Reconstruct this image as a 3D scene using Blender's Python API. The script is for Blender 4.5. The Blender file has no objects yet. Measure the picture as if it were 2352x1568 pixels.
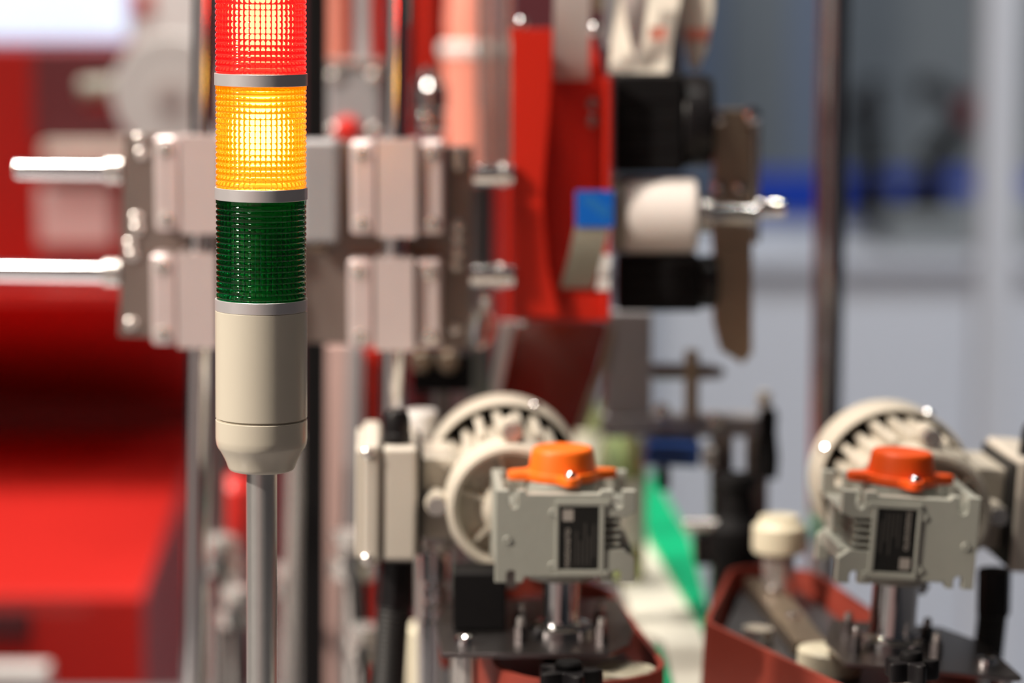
import bpy, bmesh, math, random
from mathutils import Vector, Matrix, Euler
random.seed(7)
PI = math.pi
SC = bpy.context.scene
C = SC.collection

# ------------------------------------------------------------------ camera
CAM_Z = 1.45
PITCH = math.radians(7.5)
LENS = 100.0
F = 2352 * LENS / 36.0                       # focal length in pixels of the 2352x1568 frame
FOCUS = 1.515
cam_data = bpy.data.cameras.new('camera')
cam_data.lens = LENS; cam_data.sensor_width = 36.0; cam_data.clip_start = 0.05; cam_data.clip_end = 60
cam_data.dof.use_dof = True
cam_data.dof.focus_distance = FOCUS
cam_data.dof.aperture_fstop = 3.1
cam = bpy.data.objects.new('camera', cam_data)
cam.location = (0, 0, CAM_Z); cam.rotation_euler = (PI / 2 - PITCH, 0, 0)
C.objects.link(cam); SC.camera = cam

# ------------------------------------------------------------------ world, lamps, exposure
world = bpy.data.worlds.new('hall_light'); SC.world = world; world.use_nodes = True
wb = world.node_tree.nodes['Background']
wb.inputs[0].default_value = (0.86, 0.88, 1.0, 1); wb.inputs[1].default_value = 0.022

def lamp(name, kind, loc, target, energy, color, size=0.1, spot=60, blend=0.4, size_y=None):
    d = bpy.data.lights.new(name, kind); d.energy = energy; d.color = color
    if kind == 'AREA':
        d.size = size
        if size_y: d.shape = 'RECTANGLE'; d.size_y = size_y
    else:
        d.shadow_soft_size = size
    if kind == 'SPOT':
        d.spot_size = math.radians(spot); d.spot_blend = blend
    o = bpy.data.objects.new(name, d); C.objects.link(o); o.location = loc
    o.rotation_euler = (Vector(target) - Vector(loc)).to_track_quat('-Z', 'Y').to_euler()
    return o
lamp('spot_lamp', 'SPOT', (-2.45, 0.45, 3.15), (-0.05, 1.78, 1.22), 640, (1.0, 0.89, 0.77), 0.14, 32, 0.5)
lamp('hall_strip_light', 'AREA', (-0.6, 2.05, 4.0), (-0.1, 1.88, 1.1), 120, (1.0, 0.92, 0.82), 2.6, size_y=0.22)
lamp('spot_lamp', 'SPOT', (-1.1, 2.58, 4.2), (-0.80, 2.95, 1.0), 300, (1.0, 0.94, 0.88), 0.12, 55)
lamp('spot_lamp', 'SPOT', (0.5, 1.3, 4.1), (0.2, 1.9, 1.1), 40, (1.0, 0.94, 0.86), 0.05, 40)
lamp('spot_lamp', 'SPOT', (2.1, 3.0, 4.8), (1.1, 5.2, 0.7), 600, (0.86, 0.91, 1.0), 0.4, 62, 0.4)
lamp('spot_lamp', 'SPOT', (-1.3, -0.9, 4.4), (-2.65, -1.1, 1.4), 230, (1.0, 0.93, 0.87), 0.2, 75, 0.4)  # added lamp, brightens the unseen partitions for their reflections
vs = SC.view_settings
vs.view_transform = 'Standard'; vs.look = 'None'; vs.gamma = 1.0; vs.exposure = 0.0; vs.use_curve_mapping = False

# ------------------------------------------------------------------ helpers
def W(px, py, Y):
    """point of the world plane y = Y that the photograph shows at pixel (px, py)"""
    u = (px - 1176) / F; v = (784 - py) / F
    dy = math.cos(PITCH) + v * math.sin(PITCH)
    dz = v * math.cos(PITCH) - math.sin(PITCH)
    t = Y / dy
    return Vector((u * t, Y, CAM_Z + dz * t))
def G(px, py, z):
    """point of the level plane z that the photograph shows at pixel (px, py)"""
    u = (px - 1176) / F; v = (784 - py) / F
    dy = math.cos(PITCH) + v * math.sin(PITCH)
    dz = v * math.cos(PITCH) - math.sin(PITCH)
    t = (z - CAM_Z) / dz
    return Vector((u * t, dy * t, z))
def S(n, Y): return n * Y / F
V = Vector

def new(): return bmesh.new()
def box(bm, lo, hi, bev=0.0, seg=2, M=None):
    lo = V(lo); hi = V(hi)
    r = bmesh.ops.create_cube(bm, size=1.0)
    vs_ = r['verts']
    c = (lo + hi) / 2; s = hi - lo
    for v in vs_: v.co = V((v.co.x * s.x + c.x, v.co.y * s.y + c.y, v.co.z * s.z + c.z))
    geo = vs_
    if bev > 0:
        es = list({e for v in vs_ for e in v.link_edges})
        rr = bmesh.ops.bevel(bm, geom=es, offset=bev, segments=seg, affect='EDGES', profile=0.5)
        geo = list({v for f in rr['faces'] for v in f.verts} | {v for v in vs_ if v.is_valid})
    if M is not None:
        for v in geo: v.co = M @ v.co
    return geo
def frame_of(axis):
    a = V(axis).normalized()
    h = V((0, 0, 1)) if abs(a.z) < 0.9 else V((1, 0, 0))
    x = h.cross(a).normalized(); y = a.cross(x)
    return x, y, a
def lathe(bm, prof, origin=(0, 0, 0), axis=(0, 0, 1), seg=48, cap0=True, cap1=True, wob=None):
    """prof: list of (radius, height along axis)"""
    x, y, a = frame_of(axis); o = V(origin); rings = []
    for k, (r, h) in enumerate(prof):
        ring = []
        for i in range(seg):
            t = 2 * PI * i / seg
            rr = r + (wob(t, k) if wob else 0)
            ring.append(bm.verts.new(o + a * h + (x * math.cos(t) + y * math.sin(t)) * rr))
        rings.append(ring)
    for r0, r1 in zip(rings, rings[1:]):
        for i in range(seg):
            j = (i + 1) % seg
            bm.faces.new((r0[i], r0[j], r1[j], r1[i]))
    if cap0: bm.faces.new(list(reversed(rings[0])))
    if cap1: bm.faces.new(rings[-1])
    return [v for r in rings for v in r]
def cyl(bm, p0, p1, r0, r1=None, seg=32, bev=0.0):
    p0 = V(p0); p1 = V(p1); d = p1 - p0; L = d.length
    r1 = r0 if r1 is None else r1
    if bev > 0:
        prof = [(r0 - bev, 0), (r0 - bev * .3, bev * .3), (r0, bev), (r1, L - bev), (r1 - bev * .3, L - bev * .3), (r1 - bev, L)]
    else:
        prof = [(r0, 0), (r1, L)]
    return lathe(bm, prof, p0, d, seg)
def prism(bm, pts, h, M=None, bev=0.0):
    """pts in local xy, extruded along +z by h, placed by matrix M"""
    M = M or Matrix.Identity(4)
    a = [bm.verts.new(V((p[0], p[1], 0))) for p in pts]
    b = [bm.verts.new(V((p[0], p[1], h))) for p in pts]
    n = len(pts)
    fs = [bm.faces.new(list(reversed(a))), bm.faces.new(b)]
    for i in range(n):
        j = (i + 1) % n
        fs.append(bm.faces.new((a[i], a[j], b[j], b[i])))
    bmesh.ops.recalc_face_normals(bm, faces=fs)
    geo = a + b
    if bev > 0:
        es = [e for f in fs[:2] for e in f.edges]
        rr = bmesh.ops.bevel(bm, geom=es, offset=bev, segments=2, affect='EDGES', profile=0.5)
        geo = list({v for f in rr['faces'] for v in f.verts} | {v for v in geo if v.is_valid})
    for v in geo: v.co = M @ v.co
    return geo
def tube(bm, pts, r, seg=16, ribs=None):
    pts = [V(p) for p in pts]
    rings = []; px = None
    for i, p in enumerate(pts):
        d = (pts[min(i + 1, len(pts) - 1)] - pts[max(i - 1, 0)]).normalized()
        x, y, a = frame_of(d)
        if px is not None:
            x = (px - a * px.dot(a)).normalized(); y = a.cross(x)
        px = x
        rr = r(i) if callable(r) else r
        rings.append([bm.verts.new(p + (x * math.cos(2 * PI * k / seg) + y * math.sin(2 * PI * k / seg)) * rr) for k in range(seg)])
    for r0, r1 in zip(rings, rings[1:]):
        for k in range(seg):
            j = (k + 1) % seg
            bm.faces.new((r0[k], r0[j], r1[j], r1[k]))
    bm.faces.new(list(reversed(rings[0]))); bm.faces.new(rings[-1])
def bored(bm, lo, hi, cx, cy, r, n=48):
    """upright block with a round bore along z through (cx, cy)"""
    def edge(t):
        dx, dy = math.cos(t), math.sin(t); k = 1e9
        if dx > 1e-9: k = min(k, (hi[0] - cx) / dx)
        if dx < -1e-9: k = min(k, (lo[0] - cx) / dx)
        if dy > 1e-9: k = min(k, (hi[1] - cy) / dy)
        if dy < -1e-9: k = min(k, (lo[1] - cy) / dy)
        return cx + dx * k, cy + dy * k
    ang = sorted(set([2 * PI * i / n for i in range(n)] + [math.atan2(y - cy, x - cx) % (2 * PI) for x in (lo[0], hi[0]) for y in (lo[1], hi[1])]))
    R = []
    for z in (lo[2], hi[2]):
        R.append(([bm.verts.new((*edge(t), z)) for t in ang], [bm.verts.new((cx + r * math.cos(t), cy + r * math.sin(t), z)) for t in ang]))
    m = len(ang)
    for i in range(m):
        j = (i + 1) % m
        (o0, i0), (o1, i1) = R
        bm.faces.new((o0[i], o0[j], o1[j], o1[i]))
        bm.faces.new((i0[j], i0[i], i1[i], i1[j]))
        bm.faces.new((o1[i], o1[j], i1[j], i1[i]))
        bm.faces.new((o0[j], o0[i], i0[i], i0[j]))
    es = [e for e in bm.edges if all(abs(v.co.y - lo[1]) < 1e-6 and abs(v.co.z - hi[2]) < 1e-6 for v in e.verts)]
    bmesh.ops.bevel(bm, geom=es, offset=.0034, segments=2, affect='EDGES', profile=0.5)

def thing(name, label, cat, loc=(0, 0, 0), rot=(0, 0, 0), group=None):
    o = bpy.data.objects.new(name, None); C.objects.link(o)
    o.location = loc; o.rotation_euler = rot; o.empty_display_size = 0.02
    o['label'] = label; o['category'] = cat
    if group: o['group'] = group
    return o
def root_matrix(o):
    return Matrix.Translation(o.location) @ o.rotation_euler.to_matrix().to_4x4()
def obj(name, bm, mat, parent=None, local=False, sharp=32, label=None):
    """link the bmesh as one mesh object; world coordinates unless local"""
    bmesh.ops.recalc_face_normals(bm, faces=bm.faces[:])
    me = bpy.data.meshes.new(name)
    if parent is not None and not local:
        M = Matrix.Identity(4); p = parent
        while p is not None:
            M = root_matrix(p) @ M; p = p.parent
        bm.transform(M.inverted())
    bm.to_mesh(me); bm.free()
    for p in me.polygons: p.use_smooth = True
    me.set_sharp_from_angle(angle=math.radians(sharp))
    me.materials.append(mat)
    o = bpy.data.objects.new(name, me); C.objects.link(o)
    if len(me.polygons) < 4000:
        wn = o.modifiers.new('normals', 'WEIGHTED_NORMAL'); wn.keep_sharp = True; wn.weight = 90
    if parent is not None: o.parent = parent
    if label: o['label'] = label
    return o
def same(o, parent, M):
    """another object with the same mesh, moved by M (local)"""
    c = o.copy(); C.objects.link(c); c.parent = parent; c.matrix_local = M @ o.matrix_local
    return c
def tag(o, label, cat, group=None, kind=None):
    o['label'] = label; o['category'] = cat
    if group: o['group'] = group
    if kind: o['kind'] = kind
    return o
def struct(name, bm, mat, label, sharp=32):
    o = obj(name, bm, mat, sharp=sharp); o['kind'] = 'structure'; o['label'] = label; o['category'] = name.split('_')[0]
    return o

# ------------------------------------------------------------------ materials
def mat(name, col, rough=0.5, metal=0.0, noise=0.0, nscale=40, bump=0.0, bscale=200, coat=0.0, aniso=0.0, trans=0.0, ior=1.45, emit=None, estr=0.0, spec=0.5):
    m = bpy.data.materials.new(name); m.use_nodes = True
    nt = m.node_tree; b = nt.nodes['Principled BSDF']
    b.inputs['Base Color'].default_value = (*col, 1); b.inputs['Roughness'].default_value = rough
    b.inputs['Metallic'].default_value = metal; b.inputs['IOR'].default_value = ior
    b.inputs['Coat Weight'].default_value = coat; b.inputs['Coat Roughness'].default_value = 0.06
    b.inputs['Anisotropic'].default_value = aniso
    b.inputs['Transmission Weight'].default_value = trans
    b.inputs['Specular IOR Level'].default_value = spec
    if emit:
        b.inputs['Emission Color'].default_value = (*emit, 1); b.inputs['Emission Strength'].default_value = estr
    tc = nt.nodes.new('ShaderNodeTexCoord')
    if noise > 0:
        n = nt.nodes.new('ShaderNodeTexNoise'); n.inputs['Scale'].default_value = nscale; n.inputs['Detail'].default_value = 4
        mx = nt.nodes.new('ShaderNodeMix'); mx.data_type = 'RGBA'
        mx.inputs[6].default_value = (*[c * (1 - noise) for c in col], 1); mx.inputs[7].default_value = (*[min(1, c * (1 + noise)) for c in col], 1)
        nt.links.new(tc.outputs['Object'], n.inputs['Vector'])
        nt.links.new(n.outputs['Fac'], mx.inputs[0]); nt.links.new(mx.outputs[2], b.inputs['Base Color'])
        mr = nt.nodes.new('ShaderNodeMapRange'); mr.inputs[3].default_value = max(0, rough - noise * .25); mr.inputs[4].default_value = min(1, rough + noise * .25)
        nt.links.new(n.outputs['Fac'], mr.inputs[0]); nt.links.new(mr.outputs[0], b.inputs['Roughness'])
    if bump > 0:
        n2 = nt.nodes.new('ShaderNodeTexNoise'); n2.inputs['Scale'].default_value = bscale; n2.inputs['Detail'].default_value = 3
        bp = nt.nodes.new('ShaderNodeBump'); bp.inputs['Strength'].default_value = bump; bp.inputs['Distance'].default_value = 0.001
        nt.links.new(tc.outputs['Object'], n2.inputs['Vector']); nt.links.new(n2.outputs['Fac'], bp.inputs['Height']); nt.links.new(bp.outputs[0], b.inputs['Normal'])
    return m
M = {}
M['cream'] = mat('cream_plastic', (0.60, 0.55, 0.45), 0.28, noise=0.03, nscale=30)
M['ring'] = mat('satin_aluminium_ring', (0.74, 0.71, 0.72), 0.33, 0.55, aniso=0.3, bump=0.02, bscale=900)
M['tube'] = mat('brushed_aluminium_tube', (0.70, 0.69, 0.67), 0.32, 0.78, noise=0.06, nscale=120, aniso=0.4, bump=0.03, bscale=700)
M['red_lens'] = mat('red_lens', (1.0, 0.035, 0.04), 0.03, trans=1.0, ior=1.49, emit=(1.0, 0.012, 0.015), estr=0.40)  # weak emission stands in for lamp light scattered inside the shell
M['amber_lens'] = mat('amber_lens', (1.0, 0.40, 0.03), 0.03, trans=1.0, ior=1.49, emit=(1.0, 0.26, 0.0), estr=0.34)  # scattered lamp glow put into the lens as weak emission
M['green_lens'] = mat('green_lens', (0.008, 0.42, 0.11), 0.03, trans=1.0, ior=1.49)
M['led_red'] = mat('lit_red_led', (1, 0.3, 0.1), 0.5, emit=(0.62, 0.85, 0.32), estr=48)
M['led_amber'] = mat('lit_amber_led', (1, 0.6, 0.1), 0.5, emit=(0.55, 0.80, 0.90), estr=30)
M['led_off'] = mat('unlit_led', (0.6, 0.62, 0.58), 0.4)
M['core'] = mat('white_led_carrier', (0.75, 0.74, 0.7), 0.5)
M['chrome'] = mat('chrome', (0.80, 0.79, 0.80), 0.09, 1.0, noise=0.03, nscale=60)
M['steel'] = mat('zinc_plated_steel', (0.70, 0.67, 0.64), 0.24, 0.75, noise=0.10, nscale=90)
M['darksteel'] = mat('dark_steel', (0.26, 0.24, 0.24), 0.30, 1.0, noise=0.10, nscale=60)
M['plate'] = mat('machined_carriage_plate', (0.24, 0.195, 0.175), 0.38, 0.60, noise=0.08, nscale=50)
M['block'] = mat('satin_anodised_aluminium', (0.76, 0.65, 0.64), 0.30, 0.45, noise=0.03, nscale=80, bump=0.03, bscale=500)
M['motor'] = mat('light_grey_motor_paint', (0.54, 0.49, 0.41), 0.38, noise=0.04, nscale=60, bump=0.10, bscale=260)
M['gearbox'] = mat('grey_gearbox_paint', (0.33, 0.335, 0.295), 0.42, noise=0.05, nscale=80, bump=0.08, bscale=300)
M['boxlid'] = mat('light_grey_terminal_box', (0.56, 0.51, 0.44), 0.42, noise=0.03, nscale=70, bump=0.06, bscale=300)
M['orange'] = mat('orange_plastic', (0.93, 0.16, 0.008), 0.46, noise=0.03, nscale=50, bump=0.05, bscale=500)
M['orange2'] = mat('deep_orange_plastic', (0.87, 0.095, 0.006), 0.46, noise=0.03, nscale=50, bump=0.05, bscale=500)
M['black'] = mat('black_plastic', (0.010, 0.009, 0.010), 0.35, noise=0.2, nscale=60, spec=0.3)
M['matt'] = mat('matt_black', (0.006, 0.0055, 0.006), 0.62, noise=0.2, nscale=60, spec=0.15)
M['rubber'] = mat('black_rubber', (0.015, 0.014, 0.014), 0.55)
M['nameplate'] = mat('black_nameplate', (0.012, 0.012, 0.011), 0.4)
M['print'] = mat('silver_print', (0.34, 0.31, 0.28), 0.5)
M['faint'] = mat('faint_grey_print', (0.06, 0.055, 0.05), 0.5)
M['red'] = mat('red_gloss_paint', (0.62, 0.022, 0.016), 0.40, coat=0.5, noise=0.03, nscale=8)
M['redpanel'] = mat('red_powder_coat', (0.50, 0.014, 0.004), 0.40, noise=0.03, nscale=20)
M['deepred'] = mat('deep_red_paint', (0.33, 0.008, 0.004), 0.40, noise=0.03, nscale=10)
M['maroon'] = mat('maroon_panel', (0.12, 0.028, 0.032), 0.35, noise=0.1, nscale=10)
M['winered'] = mat('dark_red_acrylic', (0.16, 0.012, 0.008), 0.12, coat=0.6)
M['salmon'] = mat('salmon_plastic', (0.85, 0.30, 0.22), 0.30)
M['belt'] = mat('red_brown_rubber_belt', (0.27, 0.042, 0.026), 0.50, noise=0.10, nscale=60, bump=0.15, bscale=300)
M['green'] = mat('green_wear_strip', (0.0, 0.36, 0.15), 0.32, noise=0.05, nscale=20)
M['whitebelt'] = mat('off_white_conveyor', (0.70, 0.68, 0.58), 0.42, noise=0.05, nscale=30)
M['white'] = mat('white_plastic', (0.78, 0.76, 0.74), 0.36, noise=0.03, nscale=30)
M['roller'] = mat('white_roller', (0.78, 0.72, 0.68), 0.45, noise=0.04, nscale=40)
M['ivory'] = mat('ivory_nylon', (0.72, 0.66, 0.50), 0.40, noise=0.04, nscale=40)
M['redreflect'] = mat('red_reflection_aluminium', (0.50, 0.34, 0.31), 0.45, noise=0.04, nscale=30)  # aluminium reflecting red; the reflection is put into this base colour
M['paper'] = mat('label_backing_paper', (0.56, 0.50, 0.48), 0.55, noise=0.05, nscale=40)
M['whitepaper'] = mat('printed_label_paper', (0.74, 0.69, 0.60), 0.5, noise=0.12, nscale=30)
M['tape'] = mat('grey_label_tail', (0.33, 0.32, 0.26), 0.45, noise=0.08, nscale=50)
M['blue'] = mat('blue_label', (0.0, 0.11, 0.50), 0.42, noise=0.05, nscale=60)
M['blueprint'] = mat('pale_blue_print', (0.02, 0.16, 0.42), 0.45)
M['navy'] = mat('blue_bracket', (0.010, 0.045, 0.19), 0.4)
M['bottle'] = mat('olive_glass', (0.50, 0.56, 0.28), 0.10, trans=0.55, ior=1.35, noise=0.05, nscale=20)
M['greyp'] = mat('grey_painted_profile', (0.30, 0.29, 0.30), 0.42, noise=0.05, nscale=30)
M['slide'] = mat('dark_slide_plate', (0.075, 0.075, 0.08), 0.35, 0.3, noise=0.08, nscale=40)
M['bronze'] = mat('bronze_bracket', (0.38, 0.30, 0.22), 0.32, 0.7, noise=0.10, nscale=40)
M['lilac'] = mat('pale_counter', (0.58, 0.61, 0.66), 0.45, noise=0.03, nscale=3)
M['bluecloth'] = mat('royal_blue_fascia', (0.0, 0.035, 0.36), 0.5, noise=0.05, nscale=4)
M['hallgrey'] = mat('grey_partition', (0.20, 0.22, 0.23), 0.6, noise=0.18, nscale=2.5)
M['hallblue'] = mat('blue_grey_partition', (0.16, 0.20, 0.27), 0.6, noise=0.14, nscale=2.2)
M['standwhite'] = mat('white_partition', (0.75, 0.73, 0.70), 0.6, noise=0.02, nscale=2)
M['standpink'] = mat('pale_pink_partition', (0.66, 0.47, 0.45), 0.6, noise=0.02, nscale=2)
M['floor'] = mat('hall_floor', (0.38, 0.38, 0.41), 0.45, noise=0.05, nscale=1.5)
M['table'] = mat('machine_bed', (0.26, 0.25, 0.26), 0.35, 0.6, noise=0.05, nscale=20)
M['screen'] = mat('lit_sign', (0.6, 0.7, 0.9), 0.4, emit=(0.62, 0.74, 0.98), estr=0.72)
M['glasstube'] = mat('clear_hose', (0.8, 0.8, 0.74), 0.08, trans=0.85, ior=1.2)
M['skin'] = M['ivory']

def bolt(parent, p, n, r, h, m=None, name='bolt', dome=True):
    """button-head bolt seated at p, facing n"""
    bm = new()
    prof = [(r, 0), (r, h * .45), (r * .93, h * .68), (r * .72, h * .88), (r * .42, h)] if dome else [(r, 0), (r, h * .85), (r * .9, h), (r * .5, h), (r * .48, h * .55)]
    lathe(bm, prof, p, n, 20)
    return obj(name, bm, m or M['chrome'], parent)

def pbox(bm, x0, y0, x1, y1, Y, depth, bev=0.0, seg=2):
    a = W(x0, y1, Y); b = W(x1, y0, Y)
    return box(bm, (a.x, Y, a.z), (b.x, Y + depth, b.z), bev, seg)
def ppoly(bm, pts, Y, depth, bev=0.0):
    """polygon given in pixels of the plane y = Y, thickened away from the camera"""
    w = [W(px, py, Y) for px, py in pts]
    Mx = Matrix(((1, 0, 0, 0), (0, 0, -1, Y + depth), (0, 1, 0, 0), (0, 0, 0, 1)))
    return prism(bm, [(p.x, p.z) for p in w], depth, Mx, bev)
def text(name, s, size, parent, Mloc, m, align='LEFT'):
    cu = bpy.data.curves.new(name, 'FONT'); cu.body = s; cu.size = size; cu.align_x = align; cu.align_y = 'BOTTOM'
    cu.extrude = 0.00008; cu.materials.append(m)
    tmp = bpy.data.objects.new(name, cu); C.objects.link(tmp)
    me = bpy.data.meshes.new_from_object(tmp.evaluated_get(bpy.context.evaluated_depsgraph_get()))
    bpy.data.objects.remove(tmp)
    o = bpy.data.objects.new(name, me); C.objects.link(o); o.parent = parent; o.matrix_local = Mloc
    return o

# ------------------------------------------------------------------ the setting
TABLE_Z = 0.85
bm = new(); box(bm, (-7, -3, -0.1), (7, 9, 0)); struct('floor', bm, M['floor'], 'pale grey exhibition hall floor')
bm = new(); box(bm, (0.25, 7.2, 0), (3.6, 7.3, 3.2)); struct('wall_back', bm, M['hallgrey'], 'grey stand partition far behind the machine')
bm = new(); box(bm, (-3.5, 4.6, 0), (0.15, 4.7, 3.2)); struct('wall_side', bm, M['maroon'], 'dark maroon stand partition behind the red machine')

bm = new(); box(bm, (-2.75, -2.6, 0), (-2.65, 0.9, 3.0)); struct('wall_left', bm, M['standwhite'], 'white stand partition beside the camera')
bm = new(); box(bm, (-2.75, -2.75, 0), (0.3, -2.65, 3.0)); struct('wall_front', bm, M['standpink'], 'pale pink stand partition behind the camera')

# machine bed that carries the columns, belts and tower
t = thing('machine_bed', 'dark grey steel machine bed under the belts and columns', 'machine bed', (0, 1.9, 0))
bm = new(); box(bm, (-0.75, 1.36, TABLE_Z - 0.03), (0.62, 2.34, TABLE_Z), 0.004); obj('bed_plate', bm, M['table'], t)
bm = new(); box(bm, (-0.70, 1.42, 0.10), (0.57, 2.30, TABLE_Z - 0.031), 0.01); obj('cabinet', bm, M['greyp'], t)
for x in (-0.62, 0.49):
    for y in (1.50, 2.22):
        bm = new(); cyl(bm, (x, y, 0), (x, y, 0.099), 0.03, seg=24); obj('foot', bm, M['rubber'], t)

# ------------------------------------------------------------------ signal tower light
TY = 1.53
P0 = W(601.4, 1568, TY); P1 = W(599.2, 0, TY)
AX = (P1 - P0).normalized()
def hh(py): return (W(600, py, TY) - P0).dot(AX)
base0 = P0 - AX * ((P0.z - TABLE_Z) / AX.z)
off = (P0 - base0).length
tower = thing('signal_tower_light', 'signal tower with red, amber and green ribbed lenses on a cream base', 'signal light', base0)
R = 0.0249
def H(py): return off + hh(py)
bm = new(); lathe(bm, [(0.0084, 0.008), (0.0084, H(1070))], base0, AX, 64); obj('pole', bm, M['tube'], tower, label='brushed aluminium pole')
bm = new(); lathe(bm, [(0.028, 0), (0.028, 0.006), (0.026, 0.0079), (0.0084, 0.0079)], base0, AX, 48); obj('foot_flange', bm, M['cream'], tower)
# cup under the body
prof = [(0.0086, H(1079)), (0.0158, H(1079)), (0.0170, H(1077.5)), (0.0179, H(1074)), (0.0184, H(1069)), (0.0193, H(1058)), (0.0207, H(1046)), (0.0223, H(1034)), (0.0237, H(1026)), (0.0244, H(1019)), (0.0247, H(1011)),
        (R, H(1004)), (R, H(963)), (R - .0002, H(962)), (R - .0007, H(961)), (0.0225, H(960.8))]
bm = new(); lathe(bm, prof, base0, AX, 128); obj('cup', bm, M['cream'], tower, sharp=25, label='cream tapered cup')
prof = [(0.0236, H(961)), (0.0236, H(957.5)), (R - .0003, H(957)), (R, H(956)), (R, H(713)), (R - .0003, H(711.5)), (0.0240, H(711.2))]
bm = new(); lathe(bm, prof, base0, AX, 128); obj('body', bm, M['cream'], tower, sharp=25, label='cream cylindrical body')
def ring(y0, y1):
    r = R + .00005
    bm = new()
    lathe(bm, [(0.0225, H(y1)), (r - .0002, H(y1)), (r, H(y1) + .0002), (r, H(y0) - .0002), (r - .0002, H(y0)), (0.0225, H(y0))], base0, AX, 128)
    obj('ring', bm, M['ring'], tower, sharp=25, label='satin silver ring')
for y0, y1 in ((-93, -66), (168, 196), (429.5, 457), (685, 711)): ring(y0, y1)
def lens(y0, y1, m, led, name, label):
    z1, z0 = H(y0), H(y1)
    nr = 17; ro = 0.0234; a = 0.0010; band = 0.0022
    prof = [(ro + .0008, z0), (ro + .0008, z0 + .0004)]
    zz0, zz1 = z0 + .0006, z1 - band
    for k in range(nr):
        for i in range(8):
            u = -1 + 2 * i / 8
            prof.append((ro + a * math.sqrt(max(0, 1 - u * u * .98)), zz0 + (zz1 - zz0) * (k + i / 8) / nr))
    prof += [(ro + .0003, zz1), (ro + .0010, zz1 + .0001), (ro + .0010, z1)]
    n_out = len(prof)
    ri = 0.0208
    prof += [(ri, z1), (ri, z1 - .0018)] + [(ri, z1 - .0018 + (z0 + .001 - z1 + .0018) * k / 6) for k in range(1, 7)] + [(ri, z0)]
    seg = 352
    bm = new()
    def wob(t_, k):
        if n_out + 2 <= k < len(prof) - 1: return 0.00075 * abs(math.cos(22 * t_)) ** 0.7
        return 0
    x, y, ax = frame_of(AX); rings = []
    lathe(bm, prof, base0, AX, seg, cap0=False, cap1=False, wob=wob)
    vv = bm.verts[:] ; n = len(prof)
    bm.verts.ensure_lookup_table()
    for i in range(seg):
        j = (i + 1) % seg
        bm.faces.new((bm.verts[(n - 1) * seg + i], bm.verts[(n - 1) * seg + j], bm.verts[j], bm.verts[i]))
    o = obj(name, bm, m, tower, sharp=60, label=label)
    # led carrier and lamp inside
    zc = (z0 + z1) / 2
    bm = new(); lathe(bm, [(0.0062, z0 + .001), (0.0062, zc - .0145), (0.0045, zc - .0135)], base0, AX, 32); obj('led_carrier', bm, M['core'], o)
    hl = 0.0145 if led is not M['led_off'] else 0.010
    bm = new(); lathe(bm, [(0.0030, zc - hl + .0015), (0.0085, zc - hl * .75), (0.0112, zc - hl * .30), (0.0112, zc + hl * .30), (0.0085, zc + hl * .75), (0.0030, zc + hl)], base0, AX, 32); obj('led_lamp', bm, led, o)
    return o
lens(-66, 168.5, M['red_lens'], M['led_red'], 'red_lens', 'lit red ribbed lens')
lens(196, 429.5, M['amber_lens'], M['led_amber'], 'amber_lens', 'lit amber ribbed lens')
lens(457, 685.5, M['green_lens'], M['led_off'], 'green_lens', 'unlit dark green ribbed lens')
bm = new(); lathe(bm, [(R, H(-93)), (R, H(-150)), (0.0235, H(-168)), (0.018, H(-178)), (0.008, H(-182))], base0, AX, 96); obj('top_cap', bm, M['cream'], tower)

# ------------------------------------------------------------------ worm gear motors
def lozenge():
    """outline of the orange cover: a disc with four lugs"""
    pts = []
    n = 96
    for i in range(n):
        t_ = 2 * PI * i / n
        r = 0.0225
        for c in range(4):
            d = (t_ - c * PI / 2 + PI) % (2 * PI) - PI
            w = math.asin(min(1, 0.0062 / 0.030))
            r = max(r, 0.0335 * math.exp(-(abs(d) / 0.235) ** 3.2) + 0.0225 * (1 - math.exp(-(abs(d) / 0.235) ** 3.2)))
        pts.append((r * math.cos(t_), r * math.sin(t_)))
    return pts

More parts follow.
